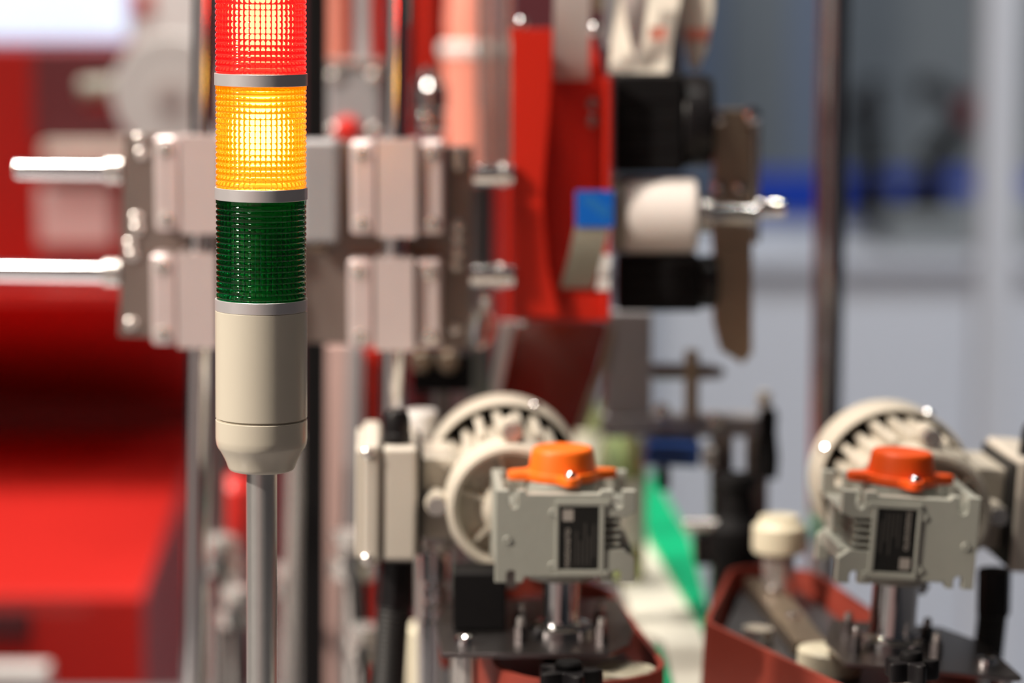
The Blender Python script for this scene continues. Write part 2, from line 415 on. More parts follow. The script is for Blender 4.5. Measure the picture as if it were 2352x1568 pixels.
def gear_motor(label, loc, rot, s, cover_mat, cover_turn, flip):
    g = thing('gear_motor', label, 'gear motor', loc, rot)
    GW, GD, GH = 0.0415, 0.0375, 0.0555          # half width, half depth, height of the gearbox
    yf = -GD
    # --- housing: front and rear wall with slots, core, rim
    def slot(x, z0, up):                          # U slot cut into the wall edge
        k = 0.0028; d = 0.0080 if up else 0.0048
        q = []
        zz = z0
        if up:   # from the top edge downwards, walking right to left
            q.append((x + k, zz))
            for i in range(7): a = -i * PI / 6; q.append((x + k * math.cos(a), zz - d + k * math.sin(a)))
            q.append((x - k, zz))
        else:
            q.append((x - k, zz))
            for i in range(7): a = PI - i * PI / 6; q.append((x + k * math.cos(a), zz + d + k * math.sin(a)))
            q.append((x + k, zz))
        return q
    def wall_outline():
        p = [(-GW, 0)]
        p += slot(-GW + .0095, 0, False)
        p += [(-GW + .0165, 0), (-GW + .0175, .0035), (GW - .022, .0035), (GW - .020, 0)]
        p += slot(GW - .0105, 0, False)
        p += [(GW, 0), (GW, .0150), (GW - .0065, .0200), (GW - .0195, .0200), (GW - .0195, .0395), (GW - .006, .0395), (GW, .0425), (GW, GH)]
        p += slot(GW - .0105, GH, True)
        p += [(GW - .020, GH), (GW - .0215, GH - .0022), (-GW + .0185, GH - .0022), (-GW + .017, GH)]
        p += slot(-GW + .0105, GH, True)
        p += [(-GW, GH)]
        return [(s * x, z) for x, z in p]
    def wall(y0, th):
        Mx = Matrix(((1, 0, 0, 0), (0, 0, -1, y0 + th), (0, 1, 0, 0), (0, 0, 0, 1)))
        return Mx
    bm = new()
    o_ = wall_outline()
    prism(bm, o_, 0.0085, wall(yf, 0.0085), 0.0006)
    prism(bm, o_, 0.0085, wall(GD - .0085, 0.0085), 0.0006)
    def bx(x0, y0, z0, x1, y1, z1, b=0.0):
        box(bm, (min(s * x0, s * x1), y0, z0), (max(s * x0, s * x1), y1, z1), b)
    bx(-GW + .0135, yf + .002, .003, GW - .0205, GD - .002, GH - .011)               # core
    bx(-GW, yf + .001, .0095, -GW + .0055, GD - .001, GH - .0005, .0008)             # outer side rim
    bx(GW - .022, yf + .004, .004, GW - .019, GD - .004, GH - .008)
    bx(GW - .022, yf + .007, .0110, GW - .0015, GD - .007, .0195)                     # foot ledge
    bx(GW - .022, yf + .007, .0400, GW - .0015, GD - .007, GH - .0135)                # upper ledge
    bx(GW - .0195, .012, .0195, GW - .0050, GD - .007, .0400)
    bx(-GW + .001, yf + .007, .0100, -GW + .015, GD - .007, GH - .0140)
    lathe(bm, [(0.0235, GH - .012), (0.0225, GH - .001), (0.0215, GH + .0005)], (0, 0, 0), (0, 0, 1), 48)  # output boss
    lathe(bm, [(0.0215, -.004), (0.0225, .004)], (0, 0, 0), (0, 0, 1), 48)
    for sy in (yf - .0006,):                                                          # small bosses on the face
        for x, z in ((-.0075, .0425), (-.0075, .0105), (-.0345, .0260)):
            lathe(bm, [(0.0024, -.0012), (0.0024, .0006), (0.0018, .0012), (0.0012, .0008)], (s * x, yf, z), (0, -1, 0), 16)
    obj('housing', bm, M['gearbox'], g, local=True, label='grey painted cast gearbox housing')
    # raised frame around the plate
    bm = new()
    for (x0, z0, x1, z1) in ((-.0062, .0465, .0262, .0500), (-.0062, .0040, .0262, .0080), (-.0062, .0080, -.0040, .0465), (.0200, .0080, .0232, .0465)):
        box(bm, (min(s * x0, s * x1), yf - .0014, z0), (max(s * x0, s * x1), yf + .0002, z1), .0005)
    obj('plate_frame', bm, M['gearbox'], g, local=True)
    bm = new(); x0, x1 = sorted((s * -.0040, s * .0200)); box(bm, (x0, yf - .0006, .0085), (x1, yf + .0002, .0415 + .0045)); npo = obj('nameplate', bm, M['nameplate'], g, local=True, label='black nameplate with silver print')
    cx = (x0 + x1) / 2; cz = .0273
    base = Matrix.Translation((cx, yf - .0007, cz)) @ Matrix.Rotation(PI / 2, 4, 'X') @ Matrix.Rotation(-PI / 2 if flip else PI / 2, 4, 'Z')
    text('lettering', 'motovario', .0056, npo, base @ Matrix.Translation((-.0180, .0042, 0)), M['print'])
    for k, (xa_, xb_) in enumerate(((-.0165, .004), (-.0165, -.002), (-.0165, .009), (-.0165, .001), (-.0120, .008))):
        bm = new(); box(bm, (xa_, .0010 - k * .0026, -.0001), (xb_, .0019 - k * .0026, .0001)); q = obj('print_line', bm, M['faint'], npo, local=True); q.matrix_local = base
    bm = new(); box(bm, (.0102, .0034, -.0001), (.0172, .0098, .0001)); q = obj('print_block', bm, M['print'], npo, local=True); q.matrix_local = base
    # cooling fins in the notch at the end of the face
    for k in range(4):
        z = .0222 + k * .0045
        bm = new(); xa, xb = sorted((s * (GW - .0195), s * (GW - .0085)))
        box(bm, (xa, yf + .0012, z), (xb, GD - .006, z + .0019), .0005); obj('fin', bm, M['gearbox'], g, local=True)
    # --- orange output cover
    zc = GH + .0008
    cvr = new()
    Mc = Matrix.Rotation(cover_turn, 4, 'Z')
    prism(cvr, lozenge(), .0056, Matrix.Translation((0, 0, zc)) @ Mc, .0012)
    lathe(cvr, [(0.0206, zc + .0035), (0.0204, zc + .0052), (0.0196, zc + .0110), (0.0188, zc + .0165), (0.0182, zc + .0182), (0.0172, zc + .0191), (0.0155, zc + .0194)], (0, 0, 0), (0, 0, 1), 64)
    cov = obj('output_cover', cvr, cover_mat, g, local=True, label='orange plastic cap with four lugs')
    for c in (1, 3):
        a = cover_turn + c * PI / 2
        p = V((.0278 * math.cos(a), .0278 * math.sin(a), zc + .0056))
        b = new(); lathe(b, [(.0036, 0), (.0036, .0010), (.0032, .0022), (.0023, .0031), (.0010, .0036)], p, (0, 0, 1), 24)
        obj('screw', b, M['chrome'], cov, local=True)
    # --- input flange on the worm axis
    wx = -s * .0285; wz = .0300; yb = GD
    def yl(prof, m, name, seg=72, wob=None, label=None, sharp=32, caps=True):
        b = new(); lathe(b, prof, (wx, 0, wz), (0, 1, 0), seg, caps, caps, wob=wob); return obj(name, b, m, g, local=True, label=label, sharp=sharp)
    fl = yl([(.012, yb - .004), (.016, yb + .004), (.022, yb + .0135), (.0325, yb + .0135), (.0335, yb + .006), (.0342, yb + .0012), (.0368, yb), (.0392, yb + .0012), (.0402, yb + .004), (.0405, yb + .010), (.0405, yb + .016)], M['motor'], 'input_flange', label='round cast flange behind the gearbox')
    for k in range(6):
        a = 2 * PI * k / 6 + .30
        b = new(); box(b, (.014, yb + .006, -.0013), (.0335, yb + .0145, .0013), 0, M=Matrix.Translation((wx, 0, wz)) @ Matrix.Rotation(a, 4, 'Y'))
        obj('rib', b, M['motor'], fl, local=True)
    sh = yl([(.0405, yb + .0162), (.0415, yb + .018), (.0415, yb + .024), (.0415, yb + .031)], M['motor'], 'end_shield')
    for k in range(4):
        a = PI / 2 * k
        ca, sa = math.cos(a), math.sin(a)
        p = V((wx + ca * .0465, yb + .0125, wz + sa * .0465))
        b = new(); cyl(b, p + V((0, .0042, 0)), p + V((0, .022, 0)), .0072, seg=24, bev=.001); obj('bolt_ear', b, M['motor'], sh, local=True)
        b = new(); cyl(b, p + V((0, -.0050, 0)), p + V((0, .0040, 0)), .0062, seg=6); obj('bolt', b, M['steel'], sh, local=True)
    body = yl([(.0360, yb + .0312), (.0360, yb + .132)], M['motor'], 'motor_body')
    nf = 22
    for k in range(nf):
        a = 2 * PI * k / nf
        if abs((a - (PI if s > 0 else 0) + PI) % (2 * PI) - PI) < .55: continue
        b = new(); hgt = .0455 if abs(a - PI / 2) < .55 else (.0418 if k % 3 else .0440)
        box(b, (.0355, yb + .0325, -.0026), (hgt, yb + .116, .0024), .0010, 2, M=Matrix.Translation((wx, 0, wz)) @ Matrix.Rotation(-a, 4, 'Y'))
        obj('cooling_fin', b, M['motor'], body, local=True)
    cy = yb + .104
    cow = yl([(.0490, cy), (.0497, cy - .0012), (.0505, cy - .0012), (.0510, cy), (.0510, cy + .040), (.0480, cy + .052), (.030, cy + .056), (.028, cy + .052), (.0470, cy + .047), (.0490, cy + .040), (.0490, cy + .0005)], M['motor'], 'fan_cowl', seg=96, caps=False, label='light grey fan cowl')
    yl([(.0365, yb + .1168), (.0486, yb + .1168), (.0486, yb + .1190), (.0365, yb + .1190)], M['matt'], 'fan', seg=64, label='black liner ring added to darken the cowl gap')  # added black annulus, makes the gap between fins and cowl look dark
    for k in range(4):
        a = PI / 4 + .62 * 0 + PI / 2 * k + PI / 8
        n = V((math.cos(a), 0, math.sin(a)))
        p = V((wx, cy + .008, wz)) + n * .0508
        b = new(); lathe(b, [(.0036, 0), (.0036, .0012), (.0026, .0026), (.0010, .0031)], p, n, 20); obj('screw', b, M['chrome'], cow, local=True)
    # --- terminal box
    def q(x0, y0, z0, x1, y1, z1, m, name, bev=.0015, parent=g, label=None):
        b = new(); xa, xb = sorted((wx - s * x0, wx - s * x1)); box(b, (xa, y0, z0), (xb, y1, z1), bev, 3); return obj(name, b, m, parent, local=True, label=label)
    y0 = yb + .030; y1 = yb + .108
    q(.037, y0 + .006, .004, .0555, y1 - .006, .056, M['motor'], 'box_neck')
    q(.0585, y0 - .014, -.0065, .0800, y1, .0655, M['boxlid'], 'terminal_box', .003, label='light grey terminal box')
    q(.0556, y0 - .010, -.003, .0584, y1 - .004, .062, M['rubber'], 'gasket', .0004)
    lid = q(.0815, y0 - .0165, -.009, .0930, y1 + .0025, .0680, M['boxlid'], 'box_lid', .003)
    q(.0801, y0 - .012, -.004, .0814, y1 - .002, .0635, M['rubber'], 'gasket', .0004)
    q(.0930, y0 - .012, -.005, .0970, y1 - .002, .0640, M['boxlid'], 'lid_panel', .0018, lid)
    for yy in (y0 - .0175, ):
        for zz in (-.004, .063):
            p = V((wx - s * .0895, yy + .001, zz)); b = new(); lathe(b, [(.0034, 0), (.0034, .0014), (.0022, .0024)], p, (0, -1, 0), 16); obj('screw', b, M['steel'], lid, local=True)
    b = new(); xx = wx - s * .0715
    lathe(b, [(.0092, .0656), (.0092, .0715), (.0086, .0722), (.0086, .078), (.0080, .0825), (.0066, .0858), (.0040, .0872)], (xx, y0 + .006, 0), (0, 0, 1), 24)
    obj('cable_gland', b, M['black'], g, local=True, label='black domed cable gland')
    return g
GL = W(1291, 1338, 1.66) + V((0, .0375, 0))
GR = W(2068, 1346, 1.66) + V((0, .0375, 0))
mL = gear_motor('light grey worm gear motor with bright orange cap, terminal box beside the signal tower', GL, (0, math.radians(.6), math.radians(2.5)), 1, M['orange'], math.radians(7), False)
mR = gear_motor('tilted light grey worm gear motor with reddish orange cap below the mirror-like post', GR, (0, math.radians(4.0), math.radians(4)), -1, M['orange2'], math.radians(6), True)

# ------------------------------------------------------------------ drive plates, shafts, belts (left station, right station)
def hull(circles, shrink=0.0, n=72):
    """plan outline of a belt running round a list of pulleys (x, y, r)"""
    pts = sorted({(round(x + (r - shrink) * math.cos(2 * PI * i / n), 7), round(y + (r - shrink) * math.sin(2 * PI * i / n), 7)) for x, y, r in circles for i in range(n)})
    def half(ps):
        h = []
        for p in ps:
            while len(h) > 1 and (h[-1][0] - h[-2][0]) * (p[1] - h[-2][1]) - (h[-1][1] - h[-2][1]) * (p[0] - h[-2][0]) <= 0: h.pop()
            h.append(p)
        return h
    lo = half(pts); up = half(pts[::-1])
    return lo[:-1] + up[:-1]
def belt_station(label, circles, ztop, height, tilt, discs, bridge):
    """rubber belt running round upright pulleys, with slide plate, idler discs and bridge bar"""
    ox, oy, _ = circles[0]
    t = thing('hugger_belt', label, 'belt', (ox, oy, ztop), (0, tilt, 0))
    cs = [(x - ox, y - oy, r) for x, y, r in circles]
    bm = new()
    a = hull(cs); n = len(a)
    def inset(pts, d):
        out = []
        m = len(pts)
        for i in range(m):
            p0, p1, p2 = V(pts[i - 1]), V(pts[i]), V(pts[(i + 1) % m])
            e = (p2 - p0).normalized(); out.append((p1.x - e.y * d, p1.y + e.x * d))
        return out
    b_ = inset(a, .0035)
    rr = [[bm.verts.new((p[0], p[1], zz_)) for p in pts] for pts, zz_ in ((a, 0), (a, -height), (b_, -height), (b_, 0))]
    for k in range(4):
        r0, r1 = rr[k], rr[(k + 1) % 4]
        for i in range(n):
            j = (i + 1) % n; bm.faces.new((r0[i], r0[j], r1[j], r1[i]))
    obj('belt_loop', bm, M['belt'], t, local=True, label='red-brown rubber belt')
    for x, y, r in cs:
        bm = new(); lathe(bm, [(.0105, -.018), (r - .0042, -.018), (r - .0040, -.020), (r - .0040, -height + .004), (.0105, -height + .004)], (x, y, 0), (0, 0, 1), 48); obj('pulley', bm, M['matt'], t, local=True, label='black pulley')
        bm = new(); cyl(bm, (x, y, -.0035), (x, y, TABLE_Z - ztop + .003), .0100, seg=24); obj('axle', bm, M['steel'], t, local=True)
    bm = new(); prism(bm, inset(a, .010), .003, Matrix.Translation((0, 0, -.0170)), .0004); obj('slide_plate', bm, M['slide'], t, local=True, label='dark grey slide plate')
    for x, y, r in discs:
        bm = new(); lathe(bm, [(r * .3, -.0136), (r, -.0136), (r, -.001), (r - .001, .0), (r * .3, .0)], (x - ox, y - oy, 0), (0, 0, 1), 40); obj('idler_disc', bm, M['ivory'], t, local=True, label='ivory nylon idler disc')
    (x0, y0), (x1, y1), w = bridge
    d = V((x1 - x0, y1 - y0, 0)); L = d.length; Mx = Matrix.Translation((x0 - ox, y0 - oy, 0)) @ Matrix.Rotation(math.atan2(d.y, d.x), 4, 'Z')
    bm = new(); box(bm, (0, -w, -.0134), (L, w, -.004), .001, M=Mx); obj('bridge_bar', bm, M['bronze'], t, local=True, label='bronze-grey bridge bar')
    for q in (.35, .75):
        b = new(); lathe(b, [(.005, -.0039), (.005, -.0012), (.003, .0)], Mx @ V((L * q, 0, 0)), (0, 0, 1), 18); obj('bolt', b, M['chrome'], t, local=True)
    return t
ZB = W(1300, 1503, 1.64).z                    # level of the drive plate's top
belt_station('red-brown belt loop under the gear motor with the bright orange cap', [(.040, 1.672, .0515), (.016, 1.86, .0515)], ZB - .012, .040, math.radians(.4), [(.068, 1.655, .0185)], ((.030, 1.74), (.018, 1.86), .010))
belt_station('red-brown belt loop under the tilted gear motor', [(.232, 1.640, .045), (.157, 1.775, .034), (.182, 1.92, .034)], ZB - .016, .044, math.radians(3.0), [(.196, 1.712, .020)], ((.188, 1.745), (.172, 1.93), .011))

def drive_plate(label, pts, z, th, tilt_o, gm, bolts, posts, hr):
    """steel plate under a gear motor with flanged output shaft, bolts, posts and star knob"""
    o = V((gm.location.x, gm.location.y, z))
    t = thing('drive_plate', label, 'mounting plate', o, tilt_o)
    bm = new(); prism(bm, pts, th, Matrix.Translation((0, 0, -th)), .0006); obj('plate', bm, M['darksteel'], t, local=True, label='dark steel plate')
    hgt = gm.location.z - z
    bm = new(); lathe(bm, [(.020, .0001), (.020, .004), (.0185, .0055), (hr + .0015, .0062), (hr, .009), (hr, hgt - .006), (hr + .0025, hgt - .0058), (hr + .0025, hgt - .0042)], (0, 0, 0), (0, 0, 1), 48); obj('shaft_hub', bm, M['chrome'], t, local=True, label='chrome flanged hub')
    for sx, sy in ((-1, -1), (1, -1), (-1, 1), (1, 1)):
        b = new(); cyl(b, (sx * .0245, sy * .020, .0001), (sx * .0245, sy * .020, .0085), .0042, seg=6); obj('nut', b, M['darksteel'], t, local=True)
        b = new(); lathe(b, [(.0026, .0086), (.0026, .013), (.0012, .0142)], (sx * .0245, sy * .020, 0), (0, 0, 1), 16); obj('stud', b, M['steel'], t, local=True)
    for (x, y) in bolts:
        b = new(); lathe(b, [(.0062, .0001), (.0062, .0040), (.0058, .0052), (.0040, .0062), (.0018, .0066)], (x, y, 0), (0, 0, 1), 24); obj('bolt', b, M['chrome'], t, local=True)
    for (x, y) in posts:
        b = new(); cyl(b, (x, y, -th - .0001), (x, y, TABLE_Z - z), .0062, seg=24); obj('post', b, M['steel'], t, local=True)
    return t
o = GL.copy(); o.z = ZB
def loc2(px, py, z, o): p = G(px, py, z); return (p.x - o.x, p.y - o.y)
ptsL = [loc2(1016, 1500, ZB, o), loc2(1400, 1500, ZB, o), loc2(1446, 1478, ZB, o), loc2(1455, 1440, ZB, o), loc2(1420, 1375, ZB, o), loc2(1030, 1375, ZB, o), loc2(1000, 1430, ZB, o)]
drive_plate('dark steel plate bolted under the gear motor with the bright orange cap', ptsL, ZB, .003, (0, 0, 0), mL, [loc2(1070, 1478, ZB, o)], [loc2(1073, 1484, ZB, o), loc2(1060, 1400, ZB, o)], .0110)
oR = GR.copy(); oR.z = ZB - .004
ptsR = [(-.034, -.055), (.060, -.062), (.070, -.058), (.062, .022), (.040, .060), (-.030, .060), (-.040, .0)]
dR = drive_plate('dark steel plate bolted under the tilted gear motor beside the pale counter', ptsR, ZB - .008, .003, (0, math.radians(4), 0), mR, [(.052, -.040)], [(.061, -.046), (.058, .015)], .0140)

def star_knob(label, c, r, m):
    t = thing('star_knob', label, 'knob', c)
    pts = []
    for i in range(60):
        a = 2 * PI * i / 60 + .5
        pts.append(((r * (.80 + .24 * math.cos(5 * a))) * math.cos(a), (r * (.80 + .24 * math.cos(5 * a))) * math.sin(a)))
    bm = new(); prism(bm, pts, .012, None, .002); obj('grip', bm, m, t, local=True)
    bm = new(); lathe(bm, [(r * .42, .0121), (r * .42, .0150), (r * .36, .0165), (r * .15, .0168)], (0, 0, 0), (0, 0, 1), 32); obj('cap', bm, M['matt'], t, local=True)
    bm = new(); cyl(bm, (0, 0, -.0001), (0, 0, TABLE_Z - c[2]), .005, seg=20); obj('stem', bm, M['steel'], t, local=True)
    return t
k = G(1306, 1538, ZB - .014); star_knob('black five-lobed knob at the bright orange motor\'s belt', (W(1306, 1540, 1.5945).x, 1.5945, ZB - .009), .019, M['black'])
k = G(2085, 1528, ZB - .014); star_knob('black five-lobed knob in front of the tilted gear motor', (W(2092, 1540, 1.572).x, 1.572, ZB + .002), .0155, M['black'])

def conduit(label, pts, r, rib=.0011, pitch=.0032):
    t = thing('cable_conduit', label, 'cable', pts[0])
    # resample
    P = [V(p) for p in pts]; out = []
    for i in range(len(P) - 1):
        n = max(2, int((P[i + 1] - P[i]).length / (pitch / 4)))
        for k in range(n): out.append(P[i].lerp(P[i + 1], k / n))
    out.append(P[-1])
    bm = new(); tube(bm, out, lambda i: r + rib * (0.5 + 0.5 * math.sin(i * PI / 2)), 20); obj('hose', bm, M['rubber'], t)
    bm = new(); d = (P[1] - P[0]).normalized(); cyl(bm, P[0] - d * .0001, P[0] + d * .030, r * 1.22, seg=8, bev=.001); obj('end_fitting', bm, M['black'], t)
    return t
a = W(903, 1300, 1.772); conduit('black corrugated conduit hanging from the terminal box beside the signal tower', [(a.x + .002, a.y, GL.z - .0095), (a.x, a.y, a.z - .03), (a.x - .004, a.y + .004, a.z - .09), (a.x - .010, a.y + .01, TABLE_Z)], .0094)
a = W(2284, 1310, 1.775); conduit('black conduit hanging from the tilted gear motor\'s terminal box', [(a.x, a.y, GR.z - .014), (a.x, a.y, a.z - .02), (a.x - .006, a.y, a.z - .09), (a.x - .016, a.y, TABLE_Z)], .0088)

# shiny spindle block between the columns and the first drive plate
t = thing('spindle_block', 'black block with a polished steel spindle behind the drive plate', 'machine part', V((W(1100, 1430, 1.73).x, 1.76, TABLE_Z)))
bm = new(); box(bm, (W(1040, 1400, 1.70).x, 1.700, ZB + .0003), (W(1162, 1400, 1.70).x, 1.733, GL.z - .003), .002); obj('block', bm, M['matt'], t)
x = W(1000, 1300, 1.80).x
bm = new(); zt = GL.z - .0078; zb = W(1003, 1428, 1.80).z
lathe(bm, [(.010, TABLE_Z), (.010, zb), (.0085, zb + .002), (.0085, zb + .010), (.0065, zb + .0125), (.0065, zb + .0145), (.0085, zb + .016), (.0085, zb + .022), (.0065, zb + .0235), (.0065, zb + .0255), (.0100, zb + .028), (.0105, zt - .003), (.0095, zt)], (x, 1.802, 0), (0, 0, 1), 32)
obj('spindle', bm, M['chrome'], t, label='polished steel spindle')
t2 = new(); lathe(t2, [(.0105, W(965, 1012, 1.88).z), (.0115, W(965, 1000, 1.88).z), (.0115, W(965, 958, 1.88).z), (.010, W(965, 952, 1.88).z)], (W(965, 990, 1.88).x, 1.90, 0), (0, 0, 1), 32)
t = thing('highlight_cup', 'white cup added for a blurred highlight, on a thin stem behind the terminal box', 'highlight stand-in', (W(965, 990, 1.88).x, 1.90, TABLE_Z))
obj('head', t2, M['white'], t)  # white head stands in for a blurred highlight
bm = new(); cyl(bm, (W(965, 990, 1.88).x, 1.90, TABLE_Z), (W(965, 990, 1.88).x, 1.90, W(965, 1012, 1.88).z), .004, seg=16); obj('stem', bm, M['steel'], t)

# ------------------------------------------------------------------ conveyor with green wear strips and product
ZC = CAM_Z - .470
t = thing('conveyor', 'off-white conveyor track with green wear strips between the two belts', 'conveyor', (.09, 2.0, TABLE_Z))
def lane(rows, z0, z1, m, name, label):
    bm = new(); rr = [[bm.verts.new(p) for p in ((a, y, z0), (b, y, z0), (b, y, z1), (a, y, z1))] for y, a, b in rows]
    for r0, r1 in zip(rr, rr[1:]):
        for k in range(4): bm.faces.new((r0[k], r0[(k + 1) % 4], r1[(k + 1) % 4], r1[k]))
    bm.faces.new(rr[0]); bm.faces.new(rr[-1][::-1])
    return obj(name, bm, m, t, label=label)
lane([(1.45, .1070, .1335), (1.95, .1070, .1352), (2.0, .0900, .1355), (2.3, .0760, .1115), (2.6, .0640, .1050)], ZC - .012, ZC, M['whitebelt'], 'track', 'off-white track')
lane([(1.98, .1362, .1425), (2.3, .1120, .1465), (2.6, .1055, .1310)], ZC - .012, ZC + .004, M['green'], 'wear_strip', 'bright green wear strip')
lane([(1.80, .0930, .1062), (1.93, .0950, .1030)], ZC - .012, ZC + .003, M['green'], 'wear_strip', 'bright green wear strip')
for y in (1.55, 1.85, 2.2):
    bm = new(); k = (y - 1.45) / 1.15; box(bm, (.106 - .037 * k, y, TABLE_Z), (.130 - .024 * k, y + .03, ZC - .0125)); obj('support', bm, M['greyp'], t)
def gl(px, py, Y): return W(px, py, Y)
# products on the track
def bottle(label, px, Y, ytop, r, m, neck=True):
    c = W(px, 1100, Y); zt = W(px, ytop, Y).z
    t = thing('bottle', label, 'bottle', (c.x, Y, ZC + .0004))
    H_ = zt - ZC
    bm = new(); lathe(bm, [(r * .9, .0004), (r, .004), (r, H_ * .62), (r * .9, H_ * .72), (r * .5, H_ * .84), (r * .36, H_ * .90), (r * .36, H_ - .012)], (c.x, Y, ZC), (0, 0, 1), 40); obj('glass', bm, m, t)
    bm = new(); lathe(bm, [(r * .42, H_ - .0119), (r * .42, H_ - .001), (r * .36, H_)], (c.x, Y, ZC), (0, 0, 1), 32); obj('cap', bm, M['white'], t)
    bm = new(); lathe(bm, [(r + .0003, H_ * .2), (r + .0003, H_ * .56)], (c.x, Y, ZC), (0, 0, 1), 40, cap0=False, cap1=False); obj('label_band', bm, M['whitepaper'], t)
    return t
bottle('olive glass bottle on the conveyor beside the first orange cap', 1428, 2.16, 905, .0185, M['bottle'])
bottle('small olive glass bottle further along the conveyor near the wine-red screen', 1352, 2.55, 885, .016, M['bottle'])

# ------------------------------------------------------------------ columns, carriage plate and clamps
def column(name, label, p0, p1, r, m, cat='shaft', square=False, group=None):
    p0 = V(p0); p1 = V(p1); d = (p1 - p0).normalized()
    base = p0 - d * ((p0.z - TABLE_Z) / d.z)
    t = thing(name, label, cat, base, group=group)
    bm = new(); cyl(bm, base + d * .0001, p1, r, seg=4 if square else 40, bev=.0 if square else .0006)
    obj('shaft', bm, m, t)
    bm = new(); lathe(bm, [(r * 2.0, 0), (r * 2.0, .006), (r * 1.9, .0075), (r + .0004, .0078)], base, (0, 0, 1), 32); obj('foot_collar', bm, M['darksteel'], t)
    return t
YP = 1.918
column('guide_shaft', 'chrome guide shaft half hidden behind the signal tower', W(445, 1500, YP), W(479, -420, YP), S(30, YP), M['chrome'])
column('guide_shaft', 'chrome guide shaft through the clamps beside the bolted plate edge', W(893, 1500, YP), W(921, -420, YP), S(30, YP), M['chrome'])

# carriage plate
t = thing('carriage_plate', 'brown-grey machined carriage plate behind the four clamps', 'machine plate', W(680, 790, 1.945))
YC = 1.9365
bm = new(); ppoly(bm, [(272, 772), (1075, 800), (1087, 338), (286, 306)], YC, .016, .0012); obj('plate', bm, M['plate'], t)
for (px, py) in ((322, 318), (326, 352), (314, 500), (316, 524), (300, 560), (305, 584), (303, 742), (1052, 347), (1052, 374), (1052, 516), (1051, 545), (1051, 577), (1047, 606), (1047, 753)):
    p = W(px, py, YC); bolt(t, (p.x, p.y + .0003, p.z), (0, -1, 0), S(15, YC), .0034, M['steel'])

def clamp(label, cx, y0, y1, lean):
    """linear bearing clamp: bored middle block, two screwed flanges"""
    t = thing('bearing_clamp', label, 'clamp', W(cx, y1, 1.93), group='bearing clamps on the guide columns')
    Yf = 1.900
    hw = S(45, Yf); fw0 = S(53, Yf); fw1 = S(108, Yf)
    zt = W(cx, y0, Yf).z; zb = W(cx, y1, Yf).z; x = W(cx, (y0 + y1) / 2, Yf).x
    # column axis at the middle height
    bm = new(); bored(bm, (x - hw, Yf, zb), (x + hw, YC - .0003, zt), x + S(lean, Yf), YP, S(36, YP), 56)
    obj('housing', bm, M['block'], t)
    for sx in (-1, 1):
        a, b = sorted((x + sx * fw0, x + sx * fw1))
        bm = new(); box(bm, (a, Yf + .006, zb + .0015), (b, YC - .0003, zt - .001), .0030, 3); fl = obj('flange', bm, M['block'], t)
        bm = new(); a2, b2 = sorted((x + sx * (hw + .0001), x + sx * (fw0 - .0001))); box(bm, (a2, Yf + .016, zb + .003), (b2, YC - .0004, zt - .003)); obj('web', bm, M['darksteel'], t)  # dark material paints the shade in the gap beside the housing
        for zz in (zt - S(32, Yf), zb + S(32, Yf)):
            bolt(fl, ((a + b) / 2, Yf + .0062, zz), (0, -1, 0), S(17, Yf), .0022, M['steel'], 'screw')
    return t
clamp('upper silver clamp block half hidden by the amber and green lenses', 459, 312, 538, -1.5)
clamp('lower silver clamp block half hidden by the green lens and cream body', 451, 583, 800, 2)
clamp('upper silver clamp block on the column beside the bolted plate edge', 911, 322, 546, -5)
clamp('lower silver clamp block on the column beside the bolted plate edge', 905, 595, 806, -3)

# grey bracket on the plate, right behind the tower
t = thing('grey_bracket', 'grey rounded bracket on the carriage plate beside the amber lens', 'bracket', W(738, 560, 1.92))
bm = new(); pbox(bm, 690, 322, 776, 560, 1.912, .0242, .004, 4); obj('body', bm, M['greyp'], t)
bm = new(); p = W(735, 560, 1.93); cyl(bm, (p.x, 1.925, p.z - .004), (p.x, 1.925, p.z), .006, seg=20); obj('pin', bm, M['bronze'], t)

# horizontal rods on both sides of the plate
def rod(label, a, b, r, ends=True):
    a = V(a); b = V(b)
    t = thing('cross_rod', label, 'rod', a)
    bm = new(); cyl(bm, a, b, r, seg=40, bev=r * .25); obj('shaft', bm, M['chrome'], t)
    d = (b - a).normalized()
    bm = new(); cyl(bm, b - d * .012, b - d * .0005, r * 1.35, seg=32, bev=.0006); obj('collar', bm, M['steel'], t)
    return t
rod('short bright chrome rod reaching out from the carriage plate\'s upper end', W(34, 389, YC + .008), W(283, 393, YC + .008), S(23, YC))
rod('long bright chrome rod reaching out from the carriage plate\'s lower end', W(-260, 618, YC + .008), W(279, 627, YC + .008), S(24, YC))
def standoff(label, x0, x1, y, r):
    a = W(x0, y, YC + .008); b = W(x1, y, YC + .008)
    t = thing('standoff', label, 'standoff', a)
    bm = new(); cyl(bm, a, b, r, seg=32, bev=.0006); obj('bar', bm, M['chrome'], t)
    bm = new(); cyl(bm, a + V((S(62, YC), 0, 0)), a + V((S(72, YC), 0, 0)), r * 1.25, seg=32); obj('collar', bm, M['steel'], t)
    return t
standoff('upper chrome standoff between the bolted plate edge and the red panel', 1088, 1180, 402, S(23, YC))
standoff('lower chrome standoff between the bolted plate edge and the red panel', 1081, 1182, 634, S(25, YC))
t = thing('ball_lever', 'small chrome ball lever under the lower standoff', 'lever', W(1110, 700, 1.945))
bm = new(); bmesh.ops.create_uvsphere(bm, u_segments=24, v_segments=16, radius=S(20, 1.945), matrix=Matrix.Translation(W(1114, 682, 1.945))); obj('ball', bm, M['chrome'], t)
bm = new(); cyl(bm, W(1114, 690, 1.945), W(1106, 720, 1.946), .0035, seg=16); obj('neck', bm, M['steel'], t)
bm = new(); lathe(bm, [(.004, 0), (.010, .006), (.0105, .016), (.006, .028)], W(1098, 800, 1.96), (0.15, 0, 1), 24); obj('grip', bm, M['glasstube'], t, label='pale green grip')

